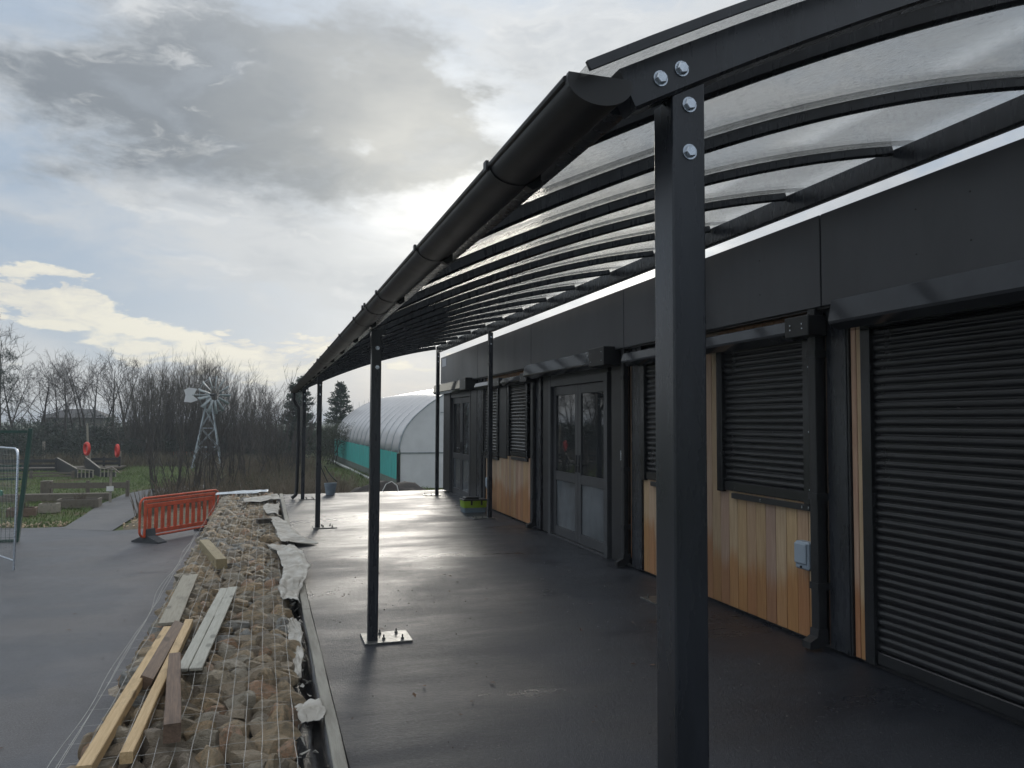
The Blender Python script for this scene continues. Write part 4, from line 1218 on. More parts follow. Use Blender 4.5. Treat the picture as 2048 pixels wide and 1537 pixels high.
# ================================================================== POLYTUNNEL
TA = R(1.75)
pt = empty('polytunnel', (4.73, 30.94, LOW), TA, 'long white polytunnel with teal side netting beyond the end of the terrace', 'polytunnel')
half_p = [(0, 1.43), (0.06, 1.80), (0.13, 2.11), (0.22, 2.33), (0.35, 2.55), (0.57, 2.83), (0.79, 3.05), (1.23, 3.42), (1.89, 3.83), (2.6, 4.15), (3.3, 4.38), (4.0, 4.45)]
prof = half_p + [(8.0 - x, z) for x, z in half_p[::-1][1:]]
TL = 24.0
NB = 15
m = MB()
rows = NB * 6
for j in range(rows + 1):
    yy = TL * j / rows
    ph = (j % 6) / 6.0
    sag = 0.085 * math.sin(math.pi * ph) ** 0.7
    for k, (x, z) in enumerate(prof):
        nx = (4.0 - x) / 4.0; nz = 0.6 if 0.3 < x < 7.7 else 0.0
        w = 0.012 * mnoise.noise(Vector((x, yy * 1.5, z)))
        m.v.append((x + nx * sag + w, yy, z - nz * sag + w))
nP = len(prof)
for j in range(rows):
    for k in range(nP - 1):
        m.f.append((j * nP + k, j * nP + k + 1, (j + 1) * nP + k + 1, (j + 1) * nP + k))
cv = m.build('cover', M['skin'], pt, smooth=75, fix=False)
sl = cv.modifiers.new('thick', 'SOLIDIFY'); sl.thickness = 0.006
hoop = MB()
for (x, z), (x2, z2) in zip(prof[:-1], prof[1:]):
    pass
hm = MB().tube([(x, 0, z - 0.03) for x, z in [(0.02, 0.0)] + prof + [(7.98, 0.0)]], 0.028, 6).mesh('hoop', M['millsteel'], smooth=50)
for j in range(NB + 1):
    link('hoop', hm, pt, (0, TL * j / NB, 0))
for j in range(NB):
    a, b_ = TL * j / NB + 0.01, TL * (j + 1) / NB - 0.01
    MB().box(-0.02, a, 0.36, 0.0, b_, 1.43).build('side_net', M['tunnelnet'], pt)
    MB().box(7.99, a, 0.36, 8.01, b_, 1.43).build('side_net', M['tunnelnet'], pt)
MB().box(-0.035, 0, 0.0, 0.01, TL, 0.355).build('base_board', M['tunnelbase'], pt)
MB().box(-0.42, 0.3, 0.0, -0.25, TL, 0.07).build('kerb', M['kerb'], pt)
MB().box(-0.05, -0.08, 0.20, 0.07, 0.0, 1.40).build('corner_post', M['black'], pt)
MB().box(-0.07, -0.13, 0.0, 0.09, -0.005, 0.19, 0.01).build('post_boot', M['orange'], pt)
up_ = [(0.1, 1.45)] + [(x, z - 0.02) for x, z in prof[1:-1]] + [(7.9, 1.45)]
MB().prism('y', -0.03, 0.0, up_).build('end_sheet', M['endsheet'], pt)
MB().prism('y', -0.03, 0.0, [(0.1, 0.0), (7.9, 0.0), (7.9, 1.40), (0.1, 1.40)]).build('end_sheet', M['endsheet'], pt)
m = MB().box(0.1, -0.055, 1.40, 7.9, 0.0, 1.45)
m.box(1.72, -0.05, 3.05, 7.9, 0.0, 3.085)
m.build('end_rail', M['millsteel'], pt)
MB().tube([(x + 0.02, -0.04, z + 0.0) for x, z in prof], 0.022, 6).build('end_hoop', M['millsteel'], pt, smooth=50)

# ================================================================== WINDPUMP
wp = empty('windpump', (-3.55, 46.0, LOW), 0.0, 'grey lattice windpump with a bladed wheel and tail vane on the far lawn', 'windmill')
HT = 4.05
def leg_pt(sx, sy, q):
    s = 0.76 * (1 - q) + 0.07 * q
    return Vector((sx * s, sy * s, HT * q))
for sx in (-1, 1):
    for sy in (-1, 1):
        MB().tube([leg_pt(sx, sy, 0), leg_pt(sx, sy, 1)], 0.045, 4).build('leg', M['millsteel'], wp)
for q in (0.30, 0.56, 0.82):
    m = MB()
    c = [leg_pt(sx, sy, q) for sx, sy in ((-1, -1), (1, -1), (1, 1), (-1, 1))]
    for a, b_ in zip(c, c[1:] + c[:1]):
        m.tube([a, b_], 0.038, 4)
    m.build('crossbar', M['millsteel'], wp)
for q0, q1 in ((0.02, 0.30), (0.30, 0.56), (0.56, 0.82)):
    m = MB()
    for (s1, s2) in (((-1, -1), (1, -1)), ((-1, 1), (1, 1)), ((-1, -1), (-1, 1)), ((1, -1), (1, 1))):
        m.tube([leg_pt(*s1, q0), leg_pt(*s2, q1)], 0.017, 4); m.tube([leg_pt(*s2, q0), leg_pt(*s1, q1)], 0.017, 4)
    m.build('brace', M['millsteel'], wp)
fw = Vector((0.66, -0.75, 0)).normalized()              # the way the wheel faces
rt = Vector((fw.y, -fw.x, 0)) * -1
hub = Vector((0, 0, HT + 0.06)) + fw * 0.30 + Vector((0.1, 0, 0))
MB().tube([hub - fw * 0.45, hub + fw * 0.05], 0.09, 8).build('hub', M['black'], wp, smooth=50)
MB().tube([Vector((0, 0, HT - 0.1)), Vector((0, 0, HT + 0.2))], 0.09, 8).build('turntable', M['millsteel'], wp, smooth=50)
bl = MB()
tw = R(32)
for s_ in range(1):
    pr = []
    for r, w in ((0.30, 0.05), (0.62, 0.070), (1.06, 0.10)):
        for u in (-1, 0, 1):
            cam_ = 0.03 * (1 - abs(u))
            pr.append((r, u * w * math.cos(tw), u * w * math.sin(tw) + cam_))
    bl.v = pr
    bl.f = [(0, 1, 4, 3), (1, 2, 5, 4), (3, 4, 7, 6), (4, 5, 8, 7)]
blm = bl.mesh('blade', M['millblade'], smooth=60, fix=False)
NBl = 13
for k in range(NBl):
    a = 2 * math.pi * k / NBl
    ex = rt * math.cos(a) + Vector((0, 0, 1)) * math.sin(a)
    ey = -rt * math.sin(a) + Vector((0, 0, 1)) * math.cos(a)
    ez = fw
    Mx = Matrix((ex, ey, ez)).transposed().to_4x4(); Mx.translation = hub
    o = link('blade', blm, wp); o.matrix_local = Mx
    so_ = o.modifiers.new('thick', 'SOLIDIFY'); so_.thickness = 0.008
for r in (0.45, 0.95):
    MB().tube([hub - fw * 0.03 + (rt * math.cos(2 * math.pi * k / 24) + Vector((0, 0, 1)) * math.sin(2 * math.pi * k / 24)) * r for k in range(25)], 0.014, 4, cap=False).build('wheel_ring', M['millsteel'], wp)
tl0 = hub - fw * 0.4
td = (-fw * 0.55 - Vector((0.84, 0, 0))).normalized()
MB().tube([tl0, tl0 + td * 1.0], 0.03, 6).build('tail_boom', M['millsteel'], wp)
m = MB()
up = Vector((0, 0, 1))
prof_t = [(0.72, -0.28), (0.98, -0.05), (0.78, 0.35), (1.25, 0.42), (1.52, 0.28), (1.42, 0.0), (1.50, -0.38), (1.1, -0.42)]
side_ = td.cross(up).normalized() * 0.012
A_ = [tl0 + td * (x - 0.05) + up * z - side_ for x, z in prof_t]; B_ = [p + side_ * 2 for p in A_]
m.sweep([A_, B_])
m.build('tail_vane', M['endsheet'], wp)

# ================================================================== FAR LAWN FURNITURE
def rail_fence(name, p0, p1, h, nposts, rails, mat, label, cat, solid=False, group=None, z=LOW):
    p0 = Vector((p0[0], p0[1], p0[2] if len(p0) > 2 else z)); p1 = Vector((p1[0], p1[1], p1[2] if len(p1) > 2 else z))
    v = p1 - p0; Ln = math.hypot(v.x, v.y)
    e = empty(name, p0, math.atan2(v.y, v.x), label, cat, group)
    sl = v.z / Ln
    for k in range(nposts):
        x = Ln * k / (nposts - 1)
        MB().box(x - 0.05, -0.05, min(0, LOW - p0.z) , x + 0.05, 0.05, sl * x + h + 0.04).build('post', M[mat], e)
    for (z0, z1) in rails:
        MB().prism('y', -0.075, -0.052, [(0, z0), (Ln, z0 + v.z), (Ln, z1 + v.z), (0, z1)]).build('rail', M[mat], e)
    return e
rail_fence('boardwalk_fence', (-13.6, 45.2), (-10.75, 45.0), 0.68, 3, ((0.08, 0.18), (0.26, 0.40), (0.50, 0.66)), 'blackwood', 'left black timber fence of the far boardwalk', 'fence')
rail_fence('boardwalk_fence', (-9.55, 46.3), (-8.0, 46.2), 0.68, 3, ((0.06, 0.14), (0.30, 0.42), (0.52, 0.66)), 'blackwood', 'black timber fence of the far boardwalk below the right lifebuoy', 'fence')
bw = empty('boardwalk', (-11.0, 45.8, LOW), 0, 'low dark boardwalk platform behind the black fences', 'boardwalk')
MB().box(-4.0, -0.5, 0.12, 3.2, 1.3, 0.2).build('deck', M['fencewood'], bw)
m = MB()
for x in (-3.8, -1.8, 0.2, 2.2, 3.0):
    m.box(x, -0.45, 0.0, x + 0.12, -0.33, 0.12)
m.build('bearer', M['blackwood'], bw)
def ramp_side(name, p0, p1, label):
    e = empty(name, (p0[0], p0[1], LOW), math.atan2(p1[1] - p0[1], p1[0] - p0[0]), label, 'ramp')
    Ln = math.hypot(p1[0] - p0[0], p1[1] - p0[1])
    k0 = Ln * 0.62
    MB().prism('y', -0.03, 0.03, [(0, 0.02), (Ln, 0.02), (Ln, 0.40), (0, 0.72)]).build('side_panel', M['blackwood'], e)
    MB().prism('y', -0.035, 0.035, [(0, 0.722), (Ln, 0.402), (Ln, 0.43), (0, 0.75)]).build('handrail', M['palewood'], e)
    # short white balustrade at the foot, square to the ramp
    q = math.atan2(p1[1] - p0[1], p1[0] - p0[0])
    Mx = Matrix.Translation((Ln, 0, 0)) @ Matrix.Rotation(-q, 4, 'Z')
    for k in range(5):
        MB().box(k * 0.16, -0.025, 0.0, k * 0.16 + 0.045, 0.025, 0.40 - 0.02 * k).xf(Mx).build('baluster', M['palewood'], e)
    MB().prism('y', -0.03, 0.03, [(-0.02, 0.402), (0.70, 0.32), (0.70, 0.36), (-0.02, 0.45)]).xf(Mx).build('foot_rail', M['palewood'], e)
    MB().box(0.0, 0.03, 0.0, 0.68, 0.06, 0.22).xf(Mx).build('foot_panel', M['blackwood'], e)
ramp_side('boardwalk_ramp', (-10.7, 45.0), (-8.75, 40.3), 'left side of the boardwalk ramp with a pale sloping handrail')
ramp_side('boardwalk_ramp', (-9.6, 45.9), (-7.85, 40.6), 'right side of the boardwalk ramp with a pale sloping handrail')
rail_fence('rail_fence', (-12.4, 40.6), (-8.9, 40.2), 0.30, 3, ((0.08, 0.14), (0.20, 0.28)), 'fencewood', 'low grey rail running to the foot of the boardwalk ramp', 'fence')
def lifebuoy(x, y, z, tilt, rz, pole_h, label):
    e = empty('lifebuoy', (x, y, LOW), rz, label, 'lifebuoy')
    n = 20
    rings = []
    for k in range(n + 1):
        a = 2 * math.pi * k / n
        c = Vector((math.cos(a) * 0.29, 0, math.sin(a) * 0.29)); 
        rings.append([c * (1 + 0.35 * math.cos(b_) * 0.9) + Vector((0, 0.085 * math.sin(b_), 0)) for b_ in [2 * math.pi * q / 8 for q in range(8)]])
    m = MB().sweep(rings, cap=False).xf(Matrix.Translation((0, -0.12, z - LOW)) @ Matrix.Rotation(tilt, 4, 'Y'))
    m.build('ring', M['red'], e, smooth=60)
    MB().box(-0.05, -0.02, 0, 0.05, 0.08, pole_h).build('post', M['palewood'], e)
lifebuoy(-9.45, 46.0, 0.16, R(12), R(-58), 1.1, 'left red lifebuoy on a post, tilted, behind the boardwalk')
lifebuoy(-8.08, 46.6, 0.02, 0.0, R(-70), 1.0, 'right red lifebuoy, upright and seen edge on, at the end of the black fence')
m = MB().tube([(0, 0, 0), (0.02, 0, 1.2), (-0.05, 0, 2.5)], 0.06, 6)
tag(m.build('timber_pole', M['palewood'], loc=(-9.95, 48, LOW)), 'tall pale timber pole behind the left lifebuoy', 'pole')
m = MB().box(-0.06, -0.06, 0, 0.06, 0.06, 1.45)
tag(m.build('timber_pole', M['palewood'], loc=(-12.6, 50, LOW)), 'short pale timber pole behind the left black fence', 'pole')

# bird table style post with small roof
bt = empty('information_post', (-5.15, 28.3, LOW), 0.2, 'slim wooden post with a small pitched roof and white notice beside the path', 'post')
MB().box(-0.04, -0.04, 0, 0.04, 0.04, 1.05).build('post', M['palewood'], bt)
m = MB().prism('y', -0.18, 0.18, [(-0.19, 1.10), (0.03, 1.16), (0.26, 0.96), (0.25, 0.93), (0.03, 1.12), (-0.19, 1.07)])
m.build('roof', M['fencewood'], bt)
MB().box(-0.12, -0.07, 0.36, 0.09, -0.045, 0.52).build('notice', M['white'], bt)
rail_fence('rail_fence', (-7.55, 30.6), (-4.95, 30.2), 0.52, 3, ((0.30, 0.50),), 'fencewood', 'single rail timber fence behind the notice post on the lawn', 'fence')
m = MB().box(-0.17, -0.15, 0, 0.17, 0.15, 0.55, 0.02)
tag(m.build('timber_stump', M['fencewood'], loc=(-7.65, 30.9, LOW)), 'thick timber post at the left end of the single rail fence', 'post')
m = MB().box(-2.6, -0.12, 0, 2.6, 0.12, 0.24, 0.02)
o = m.build('timber_sleeper', M['fencewood'], loc=(-7.9, 29.2, LOW)); o.rotation_euler = (0, 0, -0.06)
tag(o, 'long timber sleeper laid on the lawn in front of the single rail fence', 'sleeper')
def bed(x, y, rz, w, dpt, h, mat, label):
    e = empty('raised_bed', (x, y, LOW), rz, label, 'raised bed')
    for (a0, b0, a1, b1) in ((-w / 2, -dpt / 2, w / 2, -dpt / 2 + 0.05), (-w / 2, dpt / 2 - 0.05, w / 2, dpt / 2), (-w / 2, -dpt / 2 + 0.052, -w / 2 + 0.05, dpt / 2 - 0.052), (w / 2 - 0.05, -dpt / 2 + 0.052, w / 2, dpt / 2 - 0.052)):
        MB().box(a0, b0, 0, a1, b1, h).build('board', M[mat], e)
    MB().box(-w / 2 + 0.052, -dpt / 2 + 0.053, 0, w / 2 - 0.052, dpt / 2 - 0.053, h - 0.04).build('soil', M['soil'], e)
    return e
bed(-5.75, 26.9, 0.05, 1.15, 0.7, 0.26, 'fencewood', 'wide wooden raised bed near the notice post')
bed(-6.25, 25.6, -0.1, 0.48, 0.35, 0.26, 'palewood', 'small pale wooden planter on the lawn left of the path')
bed(-6.75, 24.9, 0.15, 0.70, 0.5, 0.22, 'brown', 'rusty brown planter on the lawn left of the small pale one')
bed(-7.55, 23.6, 0.2, 0.75, 0.45, 0.26, 'brown', 'brown planter half hidden behind the green gate post')

rr = random.Random(301)
for (bx, by, n_, h_) in ((-5.75, 26.9, 60, 0.35), (-6.25, 25.6, 40, 0.28), (-6.75, 24.9, 50, 0.34), (-7.55, 23.6, 40, 0.3)):
    m = MB()
    for k in range(n_):
        d_ = Vector((rr.gauss(0, .35), rr.gauss(0, .35), 1)).normalized()
        p0 = Vector((rr.uniform(-.16, .16), rr.uniform(-.1, .1), 0)); L0 = h_ * rr.uniform(.4, 1.1)
        w_ = Vector((rr.uniform(-1, 1), rr.uniform(-1, 1), 0)).normalized() * 0.007
        m.face([p0 - w_, p0 + w_, p0 + d_ * L0 * .6 + w_, p0 + d_ * L0])
    o = m.build('dead_plant', M['drygrass'], loc=(bx, by, LOW + 0.2), fix=False)
    tag(o, {-5.75: 'dead stalks in the wide raised bed by the notice post', -6.25: 'dead stalks in the small pale planter', -6.75: 'dead stalks in the rusty brown planter', -7.55: 'dead stalks in the planter behind the green gate post'}[bx], 'plant', 'dead plants in the planters')
# far house roof behind the trees
hs = empty('house', (-18.3, 82, LOW), 0.0, 'low far house whose dark hipped roof shows between the bare trees', 'house')
MB().box(-2.6, 0, 0, 2.6, 5, 2.9).build('wall', M['render'], hs)
m = MB(); m.add([(-3.0, -0.4, 2.9), (3.0, -0.4, 2.9), (3.0, 5.4, 2.9), (-3.0, 5.4, 2.9), (-1.1, 2.5, 3.75), (1.3, 2.5, 3.75)], [(0, 1, 5, 4), (1, 2, 5), (2, 3, 4, 5), (3, 0, 4), (0, 3, 2, 1)])
m.build('roof', M['rooftile'], hs)
hs2 = empty('house', (13.2, 84, LOW), 0.0, 'far house roof behind the polytunnel beside the dark conifer', 'house')
MB().box(-4, 0, 0, 4, 5, 2.6).build('wall', M['render'], hs2)
m = MB(); m.add([(-4.4, -0.4, 2.6), (4.4, -0.4, 2.6), (4.4, 5.4, 2.6), (-4.4, 5.4, 2.6), (-3.0, 2.5, 4.2), (3.0, 2.5, 4.2)], [(0, 1, 5, 4), (1, 2, 5), (2, 3, 4, 5), (3, 0, 4), (0, 3, 2, 1)])
m.build('roof', M['rooftile'], hs2)

# ================================================================== TREES
def branch(mb, p, d, ln, r0, r1, nseg, rr, wob, upb, n=3):
    pts = [p.copy()]; dirs = [d.copy()]
    for k in range(nseg):
        d = (d + Vector((rr.gauss(0, wob), rr.gauss(0, wob), rr.gauss(0, wob) + upb))).normalized()
        p = p + d * (ln / nseg); pts.append(p.copy()); dirs.append(d.copy())
    mb.tube(pts, [r0 + (r1 - r0) * k / nseg for k in range(nseg + 1)], n, cap=False)
    return pts, dirs
def bare_tree(seed, H, spread=0.6, n1=13, n2=8, n3=6, r=0.10, fork=0.3, up=0.06):
    rr = random.Random(seed); tr, cr = MB(), MB()
    pts, dirs = branch(tr, Vector((0, 0, 0)), Vector((rr.gauss(0, .05), rr.gauss(0, .05), 1)).normalized(), H * 0.92, r, r * 0.12, 9, rr, 0.05, 0.03, 6)
    def along(pts, dirs, q):
        x = q * (len(pts) - 1); k = min(int(x), len(pts) - 2); f = x - k
        return pts[k].lerp(pts[k + 1], f), dirs[k].lerp(dirs[k + 1], f).normalized()
    def side(d, a):
        o = d.orthogonal().normalized(); o.rotate(Matrix.Rotation(rr.uniform(0, 6.283), 3, d))
        return (d * math.cos(a) + o * math.sin(a)).normalized()
    for a in range(n1):
        q = fork + (0.97 - fork) * (a + rr.random()) / n1
        p, d = along(pts, dirs, q)
        L1 = H * (0.46 * (1 - q) + 0.16) * rr.uniform(0.7, 1.25) * (0.6 + spread)
        p1, d1 = branch(tr if a % 3 == 0 else cr, p, side(d, rr.uniform(0.45, 0.95) * (0.5 + spread)), L1, r * 0.42 * (1.1 - q), r * 0.06, 6, rr, 0.13, up, 4)
        for b_ in range(n2):
            q2 = 0.2 + 0.8 * (b_ + rr.random()) / n2
            p, d = along(p1, d1, min(q2, 0.99))
            L2 = L1 * rr.uniform(0.25, 0.5)
            p2, d2 = branch(cr, p, side(d, rr.uniform(0.4, 0.9)), L2, 0.014, 0.007, 4, rr, 0.17, up, 3)
            for c in range(n3):
                p, d = along(p2, d2, min(0.99, 0.15 + 0.85 * (c + rr.random()) / n3))
                branch(cr, p, side(d, rr.uniform(0.4, 0.9)), L2 * rr.uniform(0.3, 0.7), 0.008, 0.004, 3, rr, 0.2, up * 0.6, 3)
    return tr, cr
def willow(seed, H, ns=26, base=0.5, lean=0.34, nsub=9, r=0.035):
    """many-stemmed upright shrub"""
    rr = random.Random(seed); tr, cr = MB(), MB()
    for s_ in range(ns):
        a = rr.uniform(0, 6.283); q = rr.random() ** 0.5
        d = Vector((math.cos(a) * lean * q, math.sin(a) * lean * q, 1)).normalized()
        h = H * rr.uniform(0.7, 1.05) * (1 - 0.28 * q)
        pts, dirs = branch(tr, Vector((math.cos(a) * base * q, math.sin(a) * base * q, 0)), d, h, r * rr.uniform(0.5, 1.1), 0.006, 7, rr, 0.05, 0.05, 4)
        for k in range(nsub):
            q2 = rr.uniform(0.2, 0.97); x = q2 * 7; i = int(x)
            p = pts[i].lerp(pts[i + 1], x - i); dd = dirs[i]
            o = dd.orthogonal().normalized(); o.rotate(Matrix.Rotation(rr.uniform(0, 6.283), 3, dd))
            al = rr.uniform(0.2, 0.5)
            p2, d2 = branch(cr, p, (dd * math.cos(al) + o * math.sin(al)).normalized(), h * rr.uniform(0.10, 0.30), 0.012, 0.004, 4, rr, 0.09, 0.08, 3)
            for t_ in range(3):
                i2 = rr.randrange(1, 4); d3 = d2[i2]; o = d3.orthogonal().normalized(); o.rotate(Matrix.Rotation(rr.uniform(0, 6.283), 3, d3))
                branch(cr, p2[i2], (d3 * 0.88 + o * 0.47).normalized(), h * rr.uniform(0.05, 0.14), 0.007, 0.003, 3, rr, 0.1, 0.08, 3)
    return tr, cr
def leaves(mb, c, rad, n, size, rr, aspect=0.6, holes=0.0, seed=0, down=0.0):
    k = 0; tries = 0
    while k < n and tries < n * 6:
        tries += 1
        v = Vector((rr.gauss(0, 1), rr.gauss(0, 1), rr.gauss(0, 1))).normalized() * (rr.random() ** 0.42)
        bump_ = 1.0 + 0.35 * mnoise.noise(v * 2.0 + Vector((seed * 1.7, 0, 0)))
        p = Vector((c[0] + v.x * rad[0] * bump_, c[1] + v.y * rad[1] * bump_, c[2] + v.z * rad[2] * bump_))
        if holes and mnoise.noise(p * 1.1 + Vector((0, seed, 0))) < holes - 0.5:
            continue
        a = Vector((rr.gauss(0, 1), rr.gauss(0, 1), rr.gauss(0, 1) - down)).normalized() * size * rr.uniform(0.6, 1.3)
        b_ = a.orthogonal().normalized(); b_.rotate(Matrix.Rotation(rr.uniform(0, 6.28), 3, a.normalized())); b_ *= a.length * aspect
        i = len(mb.v)
        mb.v += [tuple(p - a), tuple(p + b_ * 0.5), tuple(p + a), tuple(p - b_ * 0.5)]
        mb.f.append((i, i + 1, i + 2, i + 3)); k += 1
def plant(name, tr, cr, label, cat, group, mats=('bark', 'twig')):
    e = empty(name, (0, 0, LOW), 0, label, cat, group)
    tr.build('trunk', M[mats[0]], e, smooth=60, fix=False)
    cr.build('crown', M[mats[1]], e, fix=False)
    return e
GT_ = 'bare trees behind the lawn'
tree_a = plant('bare_tree', *bare_tree(1, 9.0, 0.55, 12, 7, 5, 0.15, 0.42), 'bare winter tree with a fine twig crown in the far row', 'tree', GT_)
tree_b = plant('bare_tree', *bare_tree(2, 9.0, 0.38, 13, 6, 5, 0.13, 0.50, 0.10), 'slender bare winter tree with steep branches in the far row', 'tree', GT_)
tree_c = plant('bare_tree', *bare_tree(3, 9.0, 0.85, 10, 8, 5, 0.19, 0.34), 'broad bare winter tree with spreading limbs in the far row', 'tree', GT_)
protos = [tree_a, tree_b, tree_c]
def px2x(px, Yw):
    return Yw * math.tan(R(17.07) + math.atan((px - 1024) / 1540.0)) 
row = [(-2, 660, 62, 0), (42, 735, 58, 2), (68, 745, 60, 2), (96, 742, 58, 2), (118, 735, 63, 0), (137, 716, 59, 0), (150, 730, 62, 1), (163, 726, 60, 1), (175, 706, 60, 1), (190, 722, 64, 0), (212, 714, 60, 1), (228, 712, 60, 0), (243, 720, 62, 1), (258, 742, 58, 2),
       (300, 742, 58, 0), (318, 735, 62, 2), (346, 735, 60, 1), (372, 726, 58, 0), (398, 720, 61, 1), (424, 722, 59, 0), (450, 730, 62, 2), (478, 748, 60, 1), (516, 760, 58, 1), (534, 765, 57, 0), (556, 790, 62, 1), (20, 730, 57, 1), (282, 752, 56, 1)]
used = set()
ORD = 'leftmost second third fourth fifth sixth seventh eighth ninth tenth eleventh twelfth thirteenth fourteenth fifteenth sixteenth seventeenth eighteenth nineteenth twentieth twenty-first twenty-second twenty-third twenty-fourth twenty-fifth twenty-sixth rightmost'.split()
def nth(k):
    return ORD[k] if k in (0, 26) else ORD[k] + ' from the left'
row.sort()
ord_names = ['tallest', 'second', 'third']
rt_ = random.Random(77)
labels = {0: 'bare winter tree with a fine twig crown in the far row', 1: 'slender bare winter tree with steep branches in the far row', 2: 'broad bare winter tree with spreading limbs in the far row'}
for (px, py, Yw, kk) in row:
    H = (842 - py) / 1540.0 * Yw * 0.90 + 2.3
    loc = (px2x(px, Yw), Yw, LOW); s_ = H / 9.0
    lb = ('bare tree with a fine twig crown', 'slender bare tree with steep branches', 'broad bare tree with spreading limbs')[kk] + ', ' + nth(row.index((px, py, Yw, kk))) + ' in the far row'
    if kk not in used:
        o = protos[kk]; used.add(kk); o.location = loc; o.scale = (s_, s_, s_); o.rotation_euler = (0, 0, rt_.uniform(0, 6)); o['label'] = lb
    else:
        copy_tree(protos[kk], loc, rt_.uniform(0, 6), (s_ * rt_.uniform(0.85, 1.1), s_, s_), lb)
GW_ = 'bare willow clumps behind the windpump'
wil_a = plant('willow_clump', *willow(5, 7.5, 30, 0.9, 0.36, 10), 'bare many stemmed willow in the dome of bushes behind the windpump', 'willow', GW_, ('willow', 'willow'))
wil_b = plant('willow_clump', *willow(6, 7.5, 34, 1.0, 0.30, 9), 'bare many stemmed willow in the dome of bushes behind the windpump', 'willow', GW_, ('bark', 'willow'))
wl = [(285, 752, 54), (302, 735, 52), (322, 730, 54), (345, 728, 51), (366, 724, 53), (388, 720, 52), (410, 722, 51), (432, 726, 53), (452, 736, 51), (472, 750, 53), (492, 768, 51), (512, 785, 53), (266, 780, 53), (530, 800, 50)]
wl.sort()
for i, (px, py, Yw) in enumerate(wl):
    H = (842 - py) / 1540.0 * Yw + 2.7
    s_ = H / 7.4; pr = (wil_a, wil_b)[i % 2]; loc = (px2x(px, Yw), Yw, LOW)
    lb = 'bare many stemmed willow, ' + ('rightmost' if i == len(wl) - 1 else nth(i)) + ' in the dome behind the windpump'
    if i < 2:
        pr.location = loc; pr.scale = (s_, s_, s_); pr['label'] = lb
    else:
        copy_tree(pr, loc, rt_.uniform(0, 6), (s_ * 1.05, s_ * 1.05, s_), lb)
# dark evergreen shrubs below the bare trees
GS_ = 'dark evergreen shrubs under the bare trees'
def shrub_mesh(seed, n=2600):
    rr = random.Random(seed); cr = MB(); tr = MB()
    for q in range(7):
        leaves(cr, (rr.uniform(-1.0, 1.0), rr.uniform(-0.8, 0.8), rr.uniform(0.5, 2.3)), (0.9, 0.9, 0.75), n // 7, 0.085, rr, 0.65, 0.28, seed + q)
        branch(tr, Vector((rr.uniform(-.2, .2), rr.uniform(-.2, .2), 0)), Vector((rr.uniform(-.4, .4), rr.uniform(-.4, .4), 1)).normalized(), 2.2, 0.04, 0.01, 4, rr, 0.1, 0.0, 4)
    return tr, cr
shr_a = plant('evergreen_shrub', *shrub_mesh(21), 'dark evergreen shrub in the thicket below the bare trees', 'shrub', GS_, ('bark', 'evergreen'))
shr_b = plant('evergreen_shrub', *shrub_mesh(22), 'dark evergreen shrub in the thicket below the bare trees', 'shrub', GS_, ('bark', 'evergreen'))
k = 0
for rowY, n, y0_, hmin, hmax, x0_, x1_ in ((56, 17, 0, 2.4, 3.2, -22, 3.5), (62, 14, 0, 2.5, 3.3, -26, 5), (50, 11, 0, 1.5, 2.3, -19, 0.5)):
    for i in range(n):
        x = x0_ + (x1_ - x0_) * (i + rt_.uniform(0.2, 0.8)) / n
        h = rt_.uniform(hmin, hmax); s_ = h / 3.1
        loc = (x, rowY + rt_.uniform(-1.5, 1.5), LOW - 0.05); sc3 = (s_ * rt_.uniform(1.0, 1.5), s_ * 1.1, s_)
        pr = (shr_a, shr_b)[k % 2]
        if k < 2:
            pr.location = loc; pr.scale = sc3
        else:
            copy_tree(pr, loc, rt_.uniform(0, 6), sc3)
        k += 1
# dim wood behind everything: one mass of trunks and leaves
rr = random.Random(9)
wood = MB()
for q in range(70):
    x = rr.uniform(-45, 30); y = rr.uniform(66, 78)
    hh = rr.uniform(1.6, 2.7)
    leaves(wood, (x, y, LOW + hh * 0.5), (2.2, 1.6, hh * 0.6), 420, 0.17, rr, 0.7, 0.1, q)
for q in range(500):
    x = rr.uniform(-45, 20); y = rr.uniform(57, 70)
    branch(wood, Vector((x, y, LOW)), Vector((rr.gauss(0, .12), rr.gauss(0, .1), 1)).normalized(), rr.uniform(2.2, 4.6), 0.035, 0.008, 4, rr, 0.08, 0.05, 3)
tag(wood.build('woods', M['evergreen'], fix=False), 'dim far wood closing the view behind the trees', 'woods', kind='stuff')

